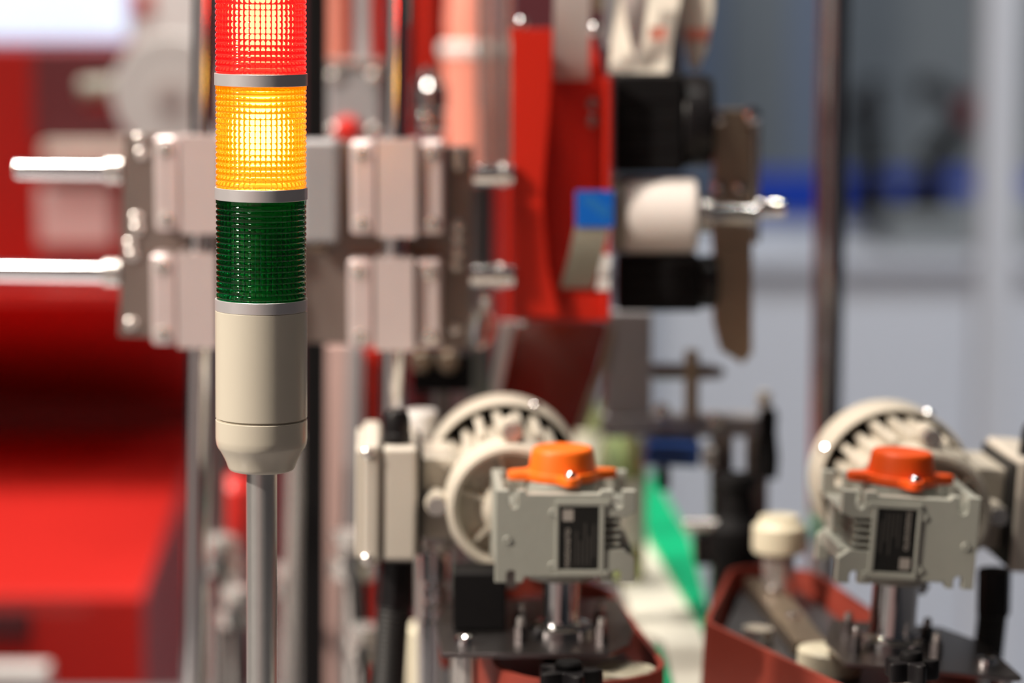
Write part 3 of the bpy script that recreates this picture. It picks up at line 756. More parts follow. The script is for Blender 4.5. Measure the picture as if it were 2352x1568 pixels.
# ------------------------------------------------------------------ labelling head: red bracket, web, rollers, drives
YR = 1.962
t = thing('red_bracket', 'red folded sheet-metal bracket of the labelling head', 'bracket', W(1290, 735, YR))
bm = new(); ppoly(bm, [(1184, 720), (1400, 735), (1396, 178), (1350, 60), (1172, 68), (1182, 250)], YR + .020, .003, .0004); obj('back_plate', bm, M['redpanel'], t)
bm = new(); ppoly(bm, [(1184, 722), (1286, 727), (1258, 610), (1246, 452), (1262, 250), (1270, 68), (1172, 66), (1182, 250)], YR - .014, .0025, .0004); obj('front_plate', bm, M['redpanel'], t)
bm = new(); pbox(bm, 1388, 180, 1404, 735, YR - .012, .0350, .0008); obj('side_flange', bm, M['redpanel'], t)
bm = new(); pbox(bm, 1184, 676, 1403, 736, YR - .004, .004, .0008); obj('bottom_lip', bm, M['redpanel'], t)
bm = new(); pbox(bm, 1176, 66, 1181, 720, YR - .0114, .0312, .0004); obj('left_return', bm, M['redpanel'], t)
for (px, py) in ((1362, 238), (1362, 278), (1376, 690)):
    p = W(px, py, YR + .0195); bolt(t, (p.x, p.y, p.z), (0, -1, 0), S(13, YR), .003, M['darksteel'])
for (px, py) in ((1196, 56), (1364, 70), (1198, 734)):
    p = W(px, py, YR); b = new(); bmesh.ops.create_uvsphere(b, u_segments=20, v_segments=12, radius=S(17, YR), matrix=Matrix.Translation((p.x, p.y + .006, p.z))); obj('pin_end', b, M['chrome'], t)

def web(name, label, cat, pts, m, th=.0006):
    """a strip given by left and right edges: (x_left, x_right, py, Y)"""
    bm = new(); rows = []
    for (xl, xr, py, Y) in pts:
        a = W(xl, py, Y); b = W(xr, py, Y)
        rows.append([bm.verts.new(a), bm.verts.new(b), bm.verts.new(b + V((0, th, 0))), bm.verts.new(a + V((0, th, 0)))])
    for r0, r1 in zip(rows, rows[1:]):
        for k in range(4):
            j = (k + 1) % 4; bm.faces.new((r0[k], r0[j], r1[j], r1[k]))
    bm.faces.new(rows[0]); bm.faces.new(list(reversed(rows[-1])))
    o = obj(name, bm, m); tag(o, label, cat); return o
web('label_web', 'plain grey backing paper hanging in front of the red bracket', 'label web', [(1286, 1372, -330, YR - .03), (1272, 1356, 0, YR - .008), (1270, 1354, 120, YR + .006), (1272, 1354, 184, YR + .0195)], M['paper'])
t = thing('label_tail', 'bright blue label on a hanging grey label tail', 'label', W(1345, 655, 1.955))
bm = new()
def quadstrip(rows, th):
    rr = []
    for (a, b) in rows: rr.append([bm.verts.new(a), bm.verts.new(b), bm.verts.new(b + V((0, th, 0))), bm.verts.new(a + V((0, th, 0)))])
    for r0, r1 in zip(rr, rr[1:]):
        for k in range(4): bm.faces.new((r0[k], r0[(k + 1) % 4], r1[(k + 1) % 4], r1[k]))
    bm.faces.new(rr[0]); bm.faces.new(list(reversed(rr[-1])))
quadstrip([(W(1326, 438, 1.930), W(1402, 438, 1.930)), (W(1321, 520, 1.930), W(1400, 520, 1.930)), (W(1306, 590, 1.936), W(1384, 590, 1.936)), (W(1286, 662, 1.9575), W(1362, 662, 1.9575))], .0006); obj('tail', bm, M['tape'], t, label='grey paper tail')
bm = new(); pbox(bm, 1322, 438, 1410, 522, 1.9288, .0010, .0003); bl = obj('blue_square', bm, M['blue'], t, label='bright blue label square')
for x0, y0, x1, y1 in ((1340, 456, 1396, 500), (1352, 452, 1400, 488)):
    b = new(); a = W(x0, y0, 1.9286); c = W(x1, y1, 1.9286); d = (c - a).normalized(); n_ = V((-d.z, 0, d.x)) * .0011
    ff = [b.verts.new(p) for p in (a - n_, c - n_, c + n_, a + n_)]; g_ = [b.verts.new(v.co + V((0, .0002, 0))) for v in ff]
    b.faces.new(ff); b.faces.new(g_[::-1])
    for i in range(4): b.faces.new((ff[i], ff[(i + 1) % 4], g_[(i + 1) % 4], g_[i]))
    obj('print_mark', b, M['blueprint'], bl)
web('paper_scrap', 'white paper scrap on the red bracket below the blue label', 'paper', [(1383, 1403, 585, YR - .0128), (1370, 1400, 665, YR - .0128)], M['white'])

def drive_box(label, x0, y0, x1, y1, Y, dep, cham):
    t = thing('drive_motor', label, 'motor', W((x0 + x1) / 2, y1, Y))
    bm = new(); pbox(bm, x0, y0, x1 - cham, y1, Y, dep, .003, 3); obj('body', bm, M['matt'], t)
    a = W(x1 - cham, (y0 + y1) / 2, Y); b = W(x1, (y0 + y1) / 2, Y); hz = (W(x0, y0, Y).z - W(x0, y1, Y).z) / 2
    bm = new(); lathe(bm, [(hz * .94, .0004), (hz * .97, .002), (hz * .97, (b.x - a.x) * .7), (hz * .88, b.x - a.x)], (a.x, Y + dep / 2, a.z), (1, 0, 0), 40); obj('end_bell', bm, M['black'], t)
    for k in range(3):
        bm = new(); zc = W(x0, y0 + (y1 - y0) * (.25 + .25 * k), Y).z; box(bm, (W(x0, 0, Y).x + .006, Y - .0009, zc - .0008), (W(x1 - cham, 0, Y).x - .006, Y + .0005, zc + .0008)); obj('groove_rib', bm, M['black'], t)
    return t
drive_box('upper black drive motor above the white roller', 1412, 170, 1642, 396, 1.968, .062, 70)
drive_box('lower black drive motor below the white roller', 1418, 590, 1652, 716, 1.972, .036, 40)
t = thing('label_roller', 'white label roller with chrome shaft between the black drive motors', 'roller', W(1500, 585, 1.985))
c = W(1500, 492, 1.985)
bm = new(); x0 = W(1432, 490, 1.985).x; x1 = W(1602, 490, 1.985).x; lathe(bm, [(.020, 0), (.0262, .0006), (.0274, .003), (.0274, x1 - x0 - .006), (.0262, x1 - x0 - .002), (.022, x1 - x0)], (x0, 1.985, c.z), (1, 0, 0), 64); obj('drum', bm, M['roller'], t)
bm = new(); x0b = W(1408, 490, 1.985).x; lathe(bm, [(.0255, 0), (.0270, .001), (.0270, x0 - x0b - .0004)], (x0b, 1.985, c.z), (1, 0, 0), 48); obj('end_disc', bm, M['tape'], t, label='olive-grey end disc')
zs = W(1660, 492, 1.985).z
bm = new(); cyl(bm, (x1 + .0003, 1.985, zs), (W(1738, 490, 1.985).x, 1.985, zs), S(42, 1.985) * .62, seg=32, bev=.001); obj('shaft', bm, M['chrome'], t)
bm = new(); cyl(bm, (x1 + .0002, 1.985, zs), (W(1636, 490, 1.985).x, 1.985, zs), S(70, 1.985) * .62, seg=32, bev=.001); obj('bearing', bm, M['steel'], t)
bm = new(); zk = W(1770, 476, 1.985).z; cyl(bm, (W(1739, 470, 1.985).x, 1.985, zk), (W(1804, 470, 1.985).x, 1.985, zk), S(23, 1.985), seg=32, bev=.002); obj('knob', bm, M['chrome'], t)
t = thing('roller_bracket', 'tall bronze-grey bracket arm carrying the roller shaft', 'bracket', W(1690, 830, 2.02))
bm = new(); ppoly(bm, [(1640, 742), (1656, 805), (1706, 836), (1728, 812), (1728, 566), (1640, 566)], 2.004, .016, .001); obj('lower_arm', bm, M['bronze'], t)
bm = new(); ppoly(bm, [(1638, 565), (1728, 565), (1728, 430), (1728, 252), (1642, 252)], 2.004, .016, .001); obj('upper_arm', bm, M['bronze'], t)
for px, py, rr in ((1728, 266, 21), (1652, 272, 17), (1652, 432, 16), (1700, 432, 16)):
    p = W(px, py, 1.995); b = new(); lathe(b, [(S(rr, 2), 0), (S(rr, 2), .005), (S(rr, 2) * .7, .0085), (S(rr, 2) * .3, .0095)], (p.x, 2.0038, p.z), (0, -1, 0), 20); obj('bolt', b, M['chrome'], t)
bm = new(); a = W(1726, 300, 2.0); cyl(bm, (a.x + .004, 2.012, W(0, 560, 2.0).z), (a.x + .004, 2.012, W(0, 272, 2.0).z), .0036, seg=16); obj('side_pin', bm, M['steel'], t)
# printed label web looping above the upper drive
t = thing('printed_web', 'cream printed label web looping above the upper black motor', 'label web', W(1480, 165, 1.99))
def strip3(rows, m, name, label=None):
    global bm
    bm = new(); quadstrip(rows, .0008); obj(name, bm, m, t, label=label)
strip3([(W(1436, -300, 2.02), W(1600, -300, 2.02)), (W(1418, 0, 2.0), W(1562, 0, 2.0)), (W(1404, 90, 1.992), W(1545, 90, 1.992)), (W(1398, 167, 1.984), W(1535, 167, 1.984))], M['whitepaper'], 'front_run')
bm = new(); ppoly(bm, [(1424, -40), (1492, -40), (1478, 90), (1462, 142), (1446, 90)], 1.9795, .0008); obj('print_mark', bm, M['paper'], t, label='mauve printed wedge')
bm = new(); ppoly(bm, [(1492, 62), (1530, 62), (1528, 90), (1492, 90)], 1.9795, .0008); obj('print_mark', bm, M['salmon'], t, label='faded red print')
t = thing('label_paddle', 'pointed cream label paddle beside the printed web', 'paddle', W(1600, 160, 2.02))
bm = new(); ppoly(bm, [(1558, -200), (1642, -200), (1640, 20), (1626, 110), (1604, 160), (1588, 160), (1570, 100), (1560, 20)], 2.012, .003, .0006); obj('blade', bm, M['whitepaper'], t)
bm = new(); ppoly(bm, [(1572, 66), (1630, 66), (1624, 92), (1576, 92)], 2.0112, .0006); obj('print_band', bm, M['salmon'], t)
bm = new(); ppoly(bm, [(1542, 170), (1568, 170), (1556, -200), (1520, -200)], 2.016, .004); obj('carrier', bm, M['greyp'], t)
o = web('steel_band', 'slate grey band slanting between red bracket and printed web', 'band', [(1398, 1450, -200, 2.03), (1388, 1424, 0, 2.01), (1384, 1404, 110, 1.998)], M['greyp'])
o = web('brass_tab', 'small brass tab above the red bracket\'s flange', 'tab', [(1360, 1392, -60, 1.995), (1362, 1384, 26, 1.99)], M['bronze'])
# wine-red screen and grey post below the head
t = thing('wine_red_screen', 'dark wine-red acrylic screen hanging under the red bracket', 'screen', W(1270, 990, 2.06))
bm = new(); ppoly(bm, [(1186, 738), (1400, 740), (1372, 850), (1322, 990), (1300, 1080), (1150, 1080), (1152, 900)], 2.05, .004, .0006); obj('pane', bm, M['winered'], t)
bm = new(); ppoly(bm, [(1150, 738), (1184, 738), (1150, 900), (1148, 1080), (1112, 1080), (1130, 880)], 2.045, .004, .0006); obj('edge_strip', bm, M['paper'], t, label='pinkish edge strip')
bm = new(); ppoly(bm, [(1394, 770), (1412, 740), (1390, 850), (1344, 985), (1324, 985), (1374, 850)], 2.048, .004, .0006); obj('edge_strip', bm, M['bronze'], t, label='bronze edge strip')
t = thing('grey_post', 'grey post carrying the labelling head under the lower black motor', 'post', V((W(1445, 950, 2.06).x, 2.07, TABLE_Z)))
bm = new(); a = W(1392, 960, 2.05); b = W(1498, 718, 2.05); box(bm, (a.x, 2.05, W(0, 956, 2.05).z), (b.x, 2.072, b.z), .0015); obj('upright', bm, M['greyp'], t)
bm = new(); pbox(bm, 1384, 958, 1760, 1004, 2.045, .03, .0015); obj('cross_beam', bm, M['greyp'], t)
for px in (1658, 1738):
    bm = new(); c = W(px, 1004, 2.06); box(bm, (c.x - .008, 2.052, TABLE_Z), (c.x + .008, 2.068, W(px, 1004.5, 2.045).z)); obj('leg', bm, M['darksteel'], t)
bm = new(); pbox(bm, 1499, 838, 1640, 872, 2.052, .012, .0015); obj('arm', bm, M['darksteel'], t)
bm = new(); a = W(1641, 855, 2.058); lathe(bm, [(S(17, 2.05), 0), (S(15, 2.05), .004), (S(5, 2.05), .0075)], (a.x, 2.058, a.z), (1, 0, 0), 24); obj('arm_tip', bm, M['darksteel'], t)
bm = new(); a = W(1588, 958, 2.048); b = W(1588, 802, 2.048); cyl(bm, (a.x, 2.0445, a.z), (b.x, 2.0445, b.z), S(17, 2.05), seg=24, bev=.001); obj('threaded_rod', bm, M['bronze'], t)
for px, py in ((1520, 945), (1644, 968)):
    p = W(px, py, 2.044); bolt(t, (p.x, 2.0449, p.z), (0, -1, 0), S(20, 2.05), .004, M['steel'])
t = thing('blue_bracket', 'small dark blue bracket below the grey cross beam', 'bracket', W(1545, 1075, 2.0))
bm = new(); ppoly(bm, [(1490, 1020), (1610, 1024), (1606, 1074), (1478, 1068)], 2.02, .05, .002); obj('body', bm, M['navy'], t)
bm = new(); pbox(bm, 1616, 1030, 1644, 1078, 2.03, .02, .002); obj('end_cap', bm, M['white'], t)
bm = new(); p = W(1632, 1030, 2.04); box(bm, (W(1520, 0, 2.04).x, 2.03, W(0, 1120, 2.04).z), (W(1545, 0, 2.04).x, 2.06, W(0, 1076, 2.04).z)); obj('stay', bm, M['matt'], t)
# black clamp lever group in front of the counter
t = thing('clamp_lever', 'black clamp lever with pale tip on the cross beam', 'lever', W(1768, 1100, 2.03))
bm = new(); p = W(1768, 1000, 2.03); lathe(bm, [(.0075, W(0, 1105, 2.03).z), (.0085, W(0, 1060, 2.03).z), (.0065, W(0, 1000, 2.03).z), (.0070, W(0, 960, 2.03).z), (.0050, W(0, 945, 2.03).z)], (p.x, 2.045, 0), (0, 0, 1), 24); obj('handle', bm, M['matt'], t)
bm = new(); lathe(bm, [(.0048, W(0, 944, 2.03).z), (.0055, W(0, 925, 2.03).z), (.0040, W(0, 905, 2.03).z)], (p.x - .003, 2.045, 0), (0, 0, 1), 20); obj('tip', bm, M['whitepaper'], t)
t = thing('black_valve', 'black valve block with round grip on the track\'s far side', 'valve', W(1680, 1280, 2.0))
bm = new(); lathe(bm, [(.016, TABLE_Z), (.016, W(0, 1290, 2.0).z), (.021, W(0, 1260, 2.0).z), (.021, W(0, 1210, 2.0).z), (.013, W(0, 1180, 2.0).z), (.011, W(0, 1130, 2.0).z), (.015, W(0, 1110, 2.0).z), (.014, W(0, 1090, 2.0).z), (.008, W(0, 1085, 2.0).z)], (W(1690, 1200, 2.0).x, 2.0, 0), (0, 0, 1), 28); obj('body', bm, M['matt'], t)
bm = new(); a = W(1572, 1212, 1.985); b = W(1662, 1212, 1.985); cyl(bm, (a.x, 1.995, a.z), (b.x, 1.995, b.z), S(15, 1.985), seg=24, bev=.001); obj('pin', bm, M['steel'], t, label='steel pin')
bm = new(); pbox(bm, 1596, 1232, 1690, 1300, 2.02, .03, .002); obj('block', bm, M['black'], t)
# ivory capped adjuster on the wide belt
t = thing('adjuster', 'ivory capped tensioner standing on the wide belt\'s slide plate', 'tensioner', W(1790, 1330, 1.90))
c = W(1792, 1262, 1.89); zb = ZB - .016 + .0005
bm = new(); lathe(bm, [(S(60, 1.89), W(0, 1272, 1.89).z), (S(63, 1.89), W(0, 1262, 1.89).z), (S(62, 1.89), W(0, 1215, 1.89).z), (S(48, 1.89), W(0, 1203, 1.89).z), (S(46, 1.89), W(0, 1192, 1.89).z), (S(30, 1.89), W(0, 1189, 1.89).z)], (c.x, 1.90, 0), (0, 0, 1), 40); obj('cap', bm, M['ivory'], t, label='ivory cap')
bm = new(); lathe(bm, [(.011, zb - .008), (.011, W(0, 1273, 1.89).z)], (c.x, 1.90, 0), (0, 0, 1), 24); obj('stem', bm, M['steel'], t)

# polished column at the far end of the machine
column('mirror_post', 'mirror-like tall post in front of the pale counter', W(1898, 892, 2.25), W(1925, -420, 2.25), S(36, 2.25), M['chrome'])

# ------------------------------------------------------------------ posts and fittings behind the tower
def bar(name, label, cat, x0t, x1t, yt, x0b, x1b, yb_, Y, dep, m, to_bed=True):
    a0, a1 = W(x0t, yt, Y), W(x1t, yt, Y); b0, b1 = W(x0b, yb_, Y), W(x1b, yb_, Y)
    if to_bed:
        k = (a0.z - TABLE_Z - .0004) / (a0.z - b0.z); b0 = a0 + (b0 - a0) * k; b1 = a1 + (b1 - a1) * k
    t = thing(name, label, cat, (b0 + b1) / 2)
    bm = new(); Mx = Matrix(((1, 0, 0, 0), (0, 0, -1, Y + dep), (0, 1, 0, 0), (0, 0, 0, 1)))
    prism(bm, [(b0.x, b0.z), (b1.x, b1.z), (a1.x, a1.z), (a0.x, a0.z)], dep, Mx, .0012); obj('profile', bm, m, t)
    # slot groove strips on the profile's face
    w = (a1.x - a0.x)
    bm = new(); prism(bm, [((b0.x + b1.x) / 2 - w * .12, b0.z + .002), ((b0.x + b1.x) / 2 + w * .12, b0.z + .002), ((a0.x + a1.x) / 2 + w * .12, a0.z - .002), ((a0.x + a1.x) / 2 - w * .12, a0.z - .002)], .0012, Matrix(((1, 0, 0, 0), (0, 0, -1, Y - .0001), (0, 1, 0, 0), (0, 0, 0, 1)))); obj('slot_cover', bm, m, t)
    return t
bar('black_upright', 'black upright bar right behind the signal tower', 'upright', 704, 748, -420, 690, 742, 1500, 2.12, .03, M['matt'])
column('mauve_post', 'slim steel post between the signal tower pole and black upright', W(672, 1560, 2.2), W(684, 1000, 2.2), S(24, 2.2), M['steel'], cat='post')
column('slim_post', 'dark slim steel post beside the chrome guide shaft', W(498, 1560, 2.22), W(505, 700, 2.22), S(18, 2.22), M['darksteel'], cat='post')
bar('pale_profile', 'aluminium profile with painted red reflection beside the black upright', 'profile', 746, 800, 790, 742, 790, 1250, 2.24, .03, M['redreflect'])
bar('grey_profile', 'slate grey profile beside the aluminium profile', 'profile', 800, 834, 792, 786, 822, 1250, 2.22, .02, M['greyp'])
bar('red_profile', 'dull red profile behind the chrome guide shaft', 'profile', 836, 876, 800, 824, 862, 1300, 2.26, .02, M['redpanel'])
t = thing('stop_button', 'red mushroom stop button on a steel post behind the tower', 'button', V((W(532, 1200, 2.27).x, 2.29, TABLE_Z)))
bm = new(); c = W(532, 1190, 2.27); lathe(bm, [(.010, W(0, 1262, 2.27).z), (.017, W(0, 1236, 2.27).z), (.0185, W(0, 1190, 2.27).z), (.0165, W(0, 1130, 2.27).z), (.008, W(0, 1100, 2.27).z)], (c.x, 2.29, 0), (0, 0, 1), 32); obj('head', bm, M['red'], t)
bm = new(); cyl(bm, (c.x, 2.29, TABLE_Z), (c.x, 2.29, W(0, 1262, 2.27).z), .007, seg=20); obj('stem', bm, M['steel'], t)
def valve(label, px, py, Y, r):
    c = W(px, py, Y); t = thing('hose_valve', label, 'valve', (c.x, Y, TABLE_Z))
    bm = new(); lathe(bm, [(r * .5, TABLE_Z), (r * .5, c.z - r * 1.2), (r * 1.15, c.z - r * 1.15), (r * 1.15, c.z - r * .4), (r * .8, c.z - r * .3), (r * .8, c.z + r * .5), (r * 1.0, c.z + r * .55), (r * 1.0, c.z + r), (r * .5, c.z + r * 1.2)], (c.x, Y, 0), (0, 0, 1), 8); obj('body', bm, M['steel'], t)
    bm = new(); cyl(bm, (c.x, Y - r * .7, c.z), (c.x, Y - r * 1.9, c.z), r * .45, seg=20, bev=.0006); obj('port', bm, M['chrome'], t)
    bm = new(); tube(bm, [(c.x, Y - r * 1.9, c.z), (c.x, Y - r * 2.6, c.z - .002), (c.x + r * .3, Y - r * 3.1, c.z - .012), (c.x + r * .4, Y - r * 3.2, c.z - .04), (c.x + r * .4, Y - r * 3.2, TABLE_Z)], r * .36, 14); obj('hose', bm, M['rubber'], t)
    return t
valve('hose valve with black hose standing under the red stop button', 508, 1270, 2.20, .013)
valve('hose valve standing between tower pole and slim dark post', 545, 1390, 2.14, .013)
valve('hose valve standing beside the black corrugated conduit', 812, 1270, 2.10, .016)
valve('low hose valve standing at the conduit\'s foot', 836, 1475, 2.02, .012)
valve('hose valve standing right behind the tower pole', 654, 1330, 2.30, .011)
bm = new(); c = W(985, 1500, 1.95)
t = thing('ivory_roller', 'tall ivory roller standing behind the first drive plate', 'roller', (W(1050, 1500, 2.0).x, 2.0, TABLE_Z))
bm = new(); lathe(bm, [(.020, TABLE_Z + .0), (.024, TABLE_Z + .01), (.024, W(0, 1440, 2.0).z), (.020, W(0, 1430, 2.0).z)], (W(1010, 1500, 2.0).x, 2.0, 0), (0, 0, 1), 40); obj('drum', bm, M['ivory'], t)
bm = new(); lathe(bm, [(.005, W(0, 1429.5, 2.0).z), (.005, W(0, 1400, 2.0).z), (.003, W(0, 1396, 2.0).z)], (W(1010, 1500, 2.0).x, 2.0, 0), (0, 0, 1), 20); obj('pin', bm, M['steel'], t)
t = thing('fitting_row', 'dark pneumatic manifold with two bronze plugs under the carriage plate', 'manifold', W(1000, 900, 2.02))
bm = new(); pbox(bm, 945, 812, 1085, 900, 2.03, .03, .002); obj('manifold', bm, M['matt'], t)
for px in (966, 1030):
    p = W(px, 830, 2.028); b = new(); lathe(b, [(S(27, 2.03), 0), (S(27, 2.03), .004), (S(20, 2.03), .008), (S(10, 2.03), .009)], (p.x, 2.0298, p.z), (0, -1, 0), 24); obj('plug', b, M['bronze'], t)
bm = new(); c = W(1010, 900, 2.04); cyl(bm, (c.x, 2.045, TABLE_Z), (c.x, 2.045, W(0, 900.5, 2.03).z), .009, seg=20); obj('stand', bm, M['darksteel'], t)

# ------------------------------------------------------------------ red filling machine behind the gantry
t = thing('red_reservoir', 'salmon-red reservoir drum with pale rim behind the carriage plate', 'reservoir', W(1085, 330, 2.5))
c = W(1086, 210, 2.52)
bm = new(); lathe(bm, [(S(62, 2.52), W(0, 420, 2.52).z), (S(66, 2.52), W(0, 330, 2.52).z), (S(74, 2.52), W(0, 140, 2.52).z), (S(74, 2.52), W(0, 128, 2.52).z)], (c.x, 2.56, 0), (0, 0, 1), 48); obj('drum', bm, M['salmon'], t)
bm = new(); lathe(bm, [(S(78, 2.52), W(0, 127.5, 2.52).z), (S(80, 2.52), W(0, 118, 2.52).z), (S(80, 2.52), W(0, 106, 2.52).z), (S(70, 2.52), W(0, 100, 2.52).z)], (c.x, 2.56, 0), (0, 0, 1), 48); obj('rim', bm, M['white'], t)
bm = new(); lathe(bm, [(S(60, 2.52), W(0, 99.5, 2.52).z), (S(64, 2.52), W(0, 60, 2.52).z), (S(55, 2.52), W(0, -60, 2.52).z), (S(30, 2.52), W(0, -160, 2.52).z)], (c.x, 2.56, 0), (0, 0, 1), 48); obj('dome', bm, M['salmon'], t)
bm = new(); cyl(bm, (c.x, 2.56, 0), (c.x, 2.56, W(0, 420, 2.52).z - .0005), .02, seg=24); obj('stand', bm, M['darksteel'], t)
t = thing('nozzle', 'bright polished filling nozzle beside the chrome guide shaft', 'nozzle', W(985, 315, 2.2))
c = W(985, 240, 2.2); r = S(42, 2.2)
bm = new(); lathe(bm, [(r * .7, W(0, 312, 2.2).z), (r * .9, W(0, 300, 2.2).z), (r * .9, W(0, 270, 2.2).z), (r * .8, W(0, 262, 2.2).z), (r, W(0, 255, 2.2).z), (r, W(0, 200, 2.2).z), (r * .7, W(0, 190, 2.2).z), (r * .5, W(0, 160, 2.2).z)], (c.x, 2.22, 0), (0, 0, 1), 32); obj('body', bm, M['chrome'], t)
bm = new(); lathe(bm, [(r * .4, W(0, 159.5, 2.2).z), (r * .4, W(0, -300, 2.2).z)], (c.x, 2.22, 0), (0, 0, 1), 20); obj('feed_pipe', bm, M['redpanel'], t)
t = thing('valve_block', 'grey valve block with red button left of the second guide shaft', 'valve', W(815, 310, 2.3))
t['label'] = 'grey valve block with red button behind the chrome guide shaft'
bm = new(); pbox(bm, 750, 152, 876, 322, 2.30, .06, .004, 3); obj('block', bm, M['greyp'], t)
bm = new(); pbox(bm, 746, 140, 880, 151.5, 2.295, .07, .001); obj('top_plate', bm, M['steel'], t)
p = W(800, 296, 2.2996); b = new(); lathe(b, [(S(30, 2.3), 0), (S(30, 2.3), .008), (S(20, 2.3), .013), (S(8, 2.3), .014)], p, (0, -1, 0), 24); obj('button', b, M['red'], t)
for px, py in ((768, 175), (768, 300), (860, 175), (860, 300)):
    p = W(px, py, 2.2996); bolt(t, p, (0, -1, 0), S(16, 2.3), .005, M['steel'])
bm = new(); pbox(bm, 815, -300, 848, 139.5, 2.32, .03, .002); obj('riser', bm, M['greyp'], t)
bm = new(); c = W(812, 322, 2.33); cyl(bm, (c.x, 2.33, TABLE_Z + .0002), (c.x, 2.33, W(0, 322.5, 2.30).z), .012, seg=24); obj('stand', bm, M['darksteel'], t)
t = thing('red_side_panel', 'narrow red machine panel rising behind the grey valve block', 'panel', (W(815, 0, 2.6).x, 2.62, 0))
bm = new(); a = W(740, 420, 2.6); b_ = W(880, -300, 2.6); box(bm, (a.x, 2.60, 0), (b_.x, 2.64, b_.z), .004); obj('sheet', bm, M['redpanel'], t)
bm = new(); a = W(752, 420, 2.6); b_ = W(790, -260, 2.6); box(bm, (a.x, 2.590, W(0, 420, 2.6).z), (b_.x, 2.5998, b_.z), .003); obj('stiffener', bm, M['salmon'], t)
t = thing('red_hood', 'red machine hood panel behind the polished nozzle', 'panel', (W(960, 0, 2.7).x, 2.72, 0))
bm = new(); ppoly(bm, [(930, 900), (1180, 900), (1180, 60), (1120, -300), (930, -300)], 2.70, .03, .003); obj('sheet', bm, M['redpanel'], t)
bm = new(); box(bm, (W(940, 0, 2.7).x, 2.705, 0), (W(1170, 0, 2.7).x, 2.725, W(0, 900.5, 2.7).z)); obj('lower_sheet', bm, M['maroon'], t)
for px0, px1, y0, y1, lb in ((1096, 1140, 216, 400, 'clear hose hanging beside the salmon-red reservoir'), (1142, 1176, 140, 380, 'clear hose hanging behind the red bracket')):
    c = W((px0 + px1) / 2, y1, 2.25); t = thing('clear_hose', lb, 'hose', c); r = S((px1 - px0) / 2, 2.25)
    bm = new(); lathe(bm, [(r * .5, 0), (r * .8, .006), (r * .8, .05), (r, .056), (r, .30)], c, (0, 0, 1), 24); obj('tube', bm, M['glasstube'], t)
    bm = new(); lathe(bm, [(r * 1.15, .0), (r * 1.25, .005), (r * 1.25, .012), (r * 1.05, .014)], c + V((0, 0, .301)), (0, 0, 1), 24); obj('fitting', bm, M['chrome'], t)

# red cabinet low on the left, with its sloping deck
t = thing('red_machine_cabinet', 'glossy red machine cabinet with sloping deck and overhanging hood', 'cabinet', (-.8, 3.0, 0))
def zz(py, Y): return W(0, py, Y).z
xr = W(402, 1100, 3.0).x; xl = -1.6
prof = [(2.74, 0), (2.74, zz(1372, 2.74)), (2.755, zz(1350, 2.755)), (2.79, zz(1322, 2.79)), (3.24, zz(1015, 3.24)), (3.50, zz(975, 3.50)), (3.50, zz(930, 3.50)), (3.03, zz(688, 3.03)), (3.03, zz(664, 3.03)), (3.05, zz(655, 3.05)), (3.6, zz(640, 3.6)), (3.6, 0)]
bm = new(); prism(bm, prof, xr - xl, Matrix(((0, 0, 1, xl), (1, 0, 0, 0), (0, 1, 0, 0), (0, 0, 0, 1))), .006); obj('shell', bm, M['red'], t)
bm = new(); a = W(-60, 1465, 2.739); b_ = W(70, 1400, 2.739); box(bm, (a.x, 2.7336, a.z), (b_.x, 2.7398, b_.z), .002); obj('door_handle', bm, M['maroon'], t)
t = thing('red_column', 'red upright machine housing with a painted pale reflection', 'housing', (W(60, 0, 3.3).x, 3.35, zz(640, 3.35)))
t['kind'] = 'thing'
bm = new(); a = W(-200, 640, 3.3); b_ = W(285, 105, 3.3); box(bm, (a.x, 3.30, zz(636, 3.30)), (b_.x, 3.40, b_.z), .006); obj('sheet', bm, M['deepred'], t)
bm = new(); pbox(bm, 76, 112, 283, 326, 3.288, .0118, .002); obj('window', bm, M['maroon'], t)
bm = new(); pbox(bm, 96, 330, 440, 372, 3.270, .0295, .004); obj('shelf', bm, M['whitepaper'], t)
bm = new(); pbox(bm, 88, 428, 258, 566, 3.285, .0148, .004); obj('reflection_plate', bm, M['paper'], t, label='pale plate painting a reflection')  # pale plate stands in for a reflection in the red panel
t = thing('white_reel', 'white label reel half hidden behind the chrome guide shaft', 'reel', W(370, 330, 2.95))
c = W(372, 215, 2.9)
bm = new(); lathe(bm, [(.010, 0), (.058, 0), (.0595, .002), (.0595, .036), (.058, .038), (.010, .038)], (c.x + .008, 2.9, c.z), (0, 1, 0), 56); obj('roll', bm, M['white'], t)
bm = new(); lathe(bm, [(.0095, -.004), (.016, -.003), (.016, .0), (.0095, .042)], (c.x + .008, 2.9, c.z), (0, 1, 0), 32); obj('core', bm, M['paper'], t)
bm = new(); cyl(bm, (c.x + .008, 2.9425, c.z), (c.x + .008, 3.298, c.z), .008, seg=20); obj('spindle', bm, M['steel'], t)
t = thing('reel_lever', 'grey lever knob with red base beside the white reel', 'lever', W(225, 240, 2.95))
bm = new(); a = W(182, 206, 2.95); b_ = W(282, 200, 2.95); cyl(bm, a, b_, S(26, 2.95), seg=24, bev=.004); obj('knob', bm, M['tape'], t)
bm = new(); a = W(196, 236, 2.952); b_ = W(300, 232, 2.952); cyl(bm, a, b_, S(14, 2.95), seg=24, bev=.002); obj('sleeve', bm, M['redpanel'], t)
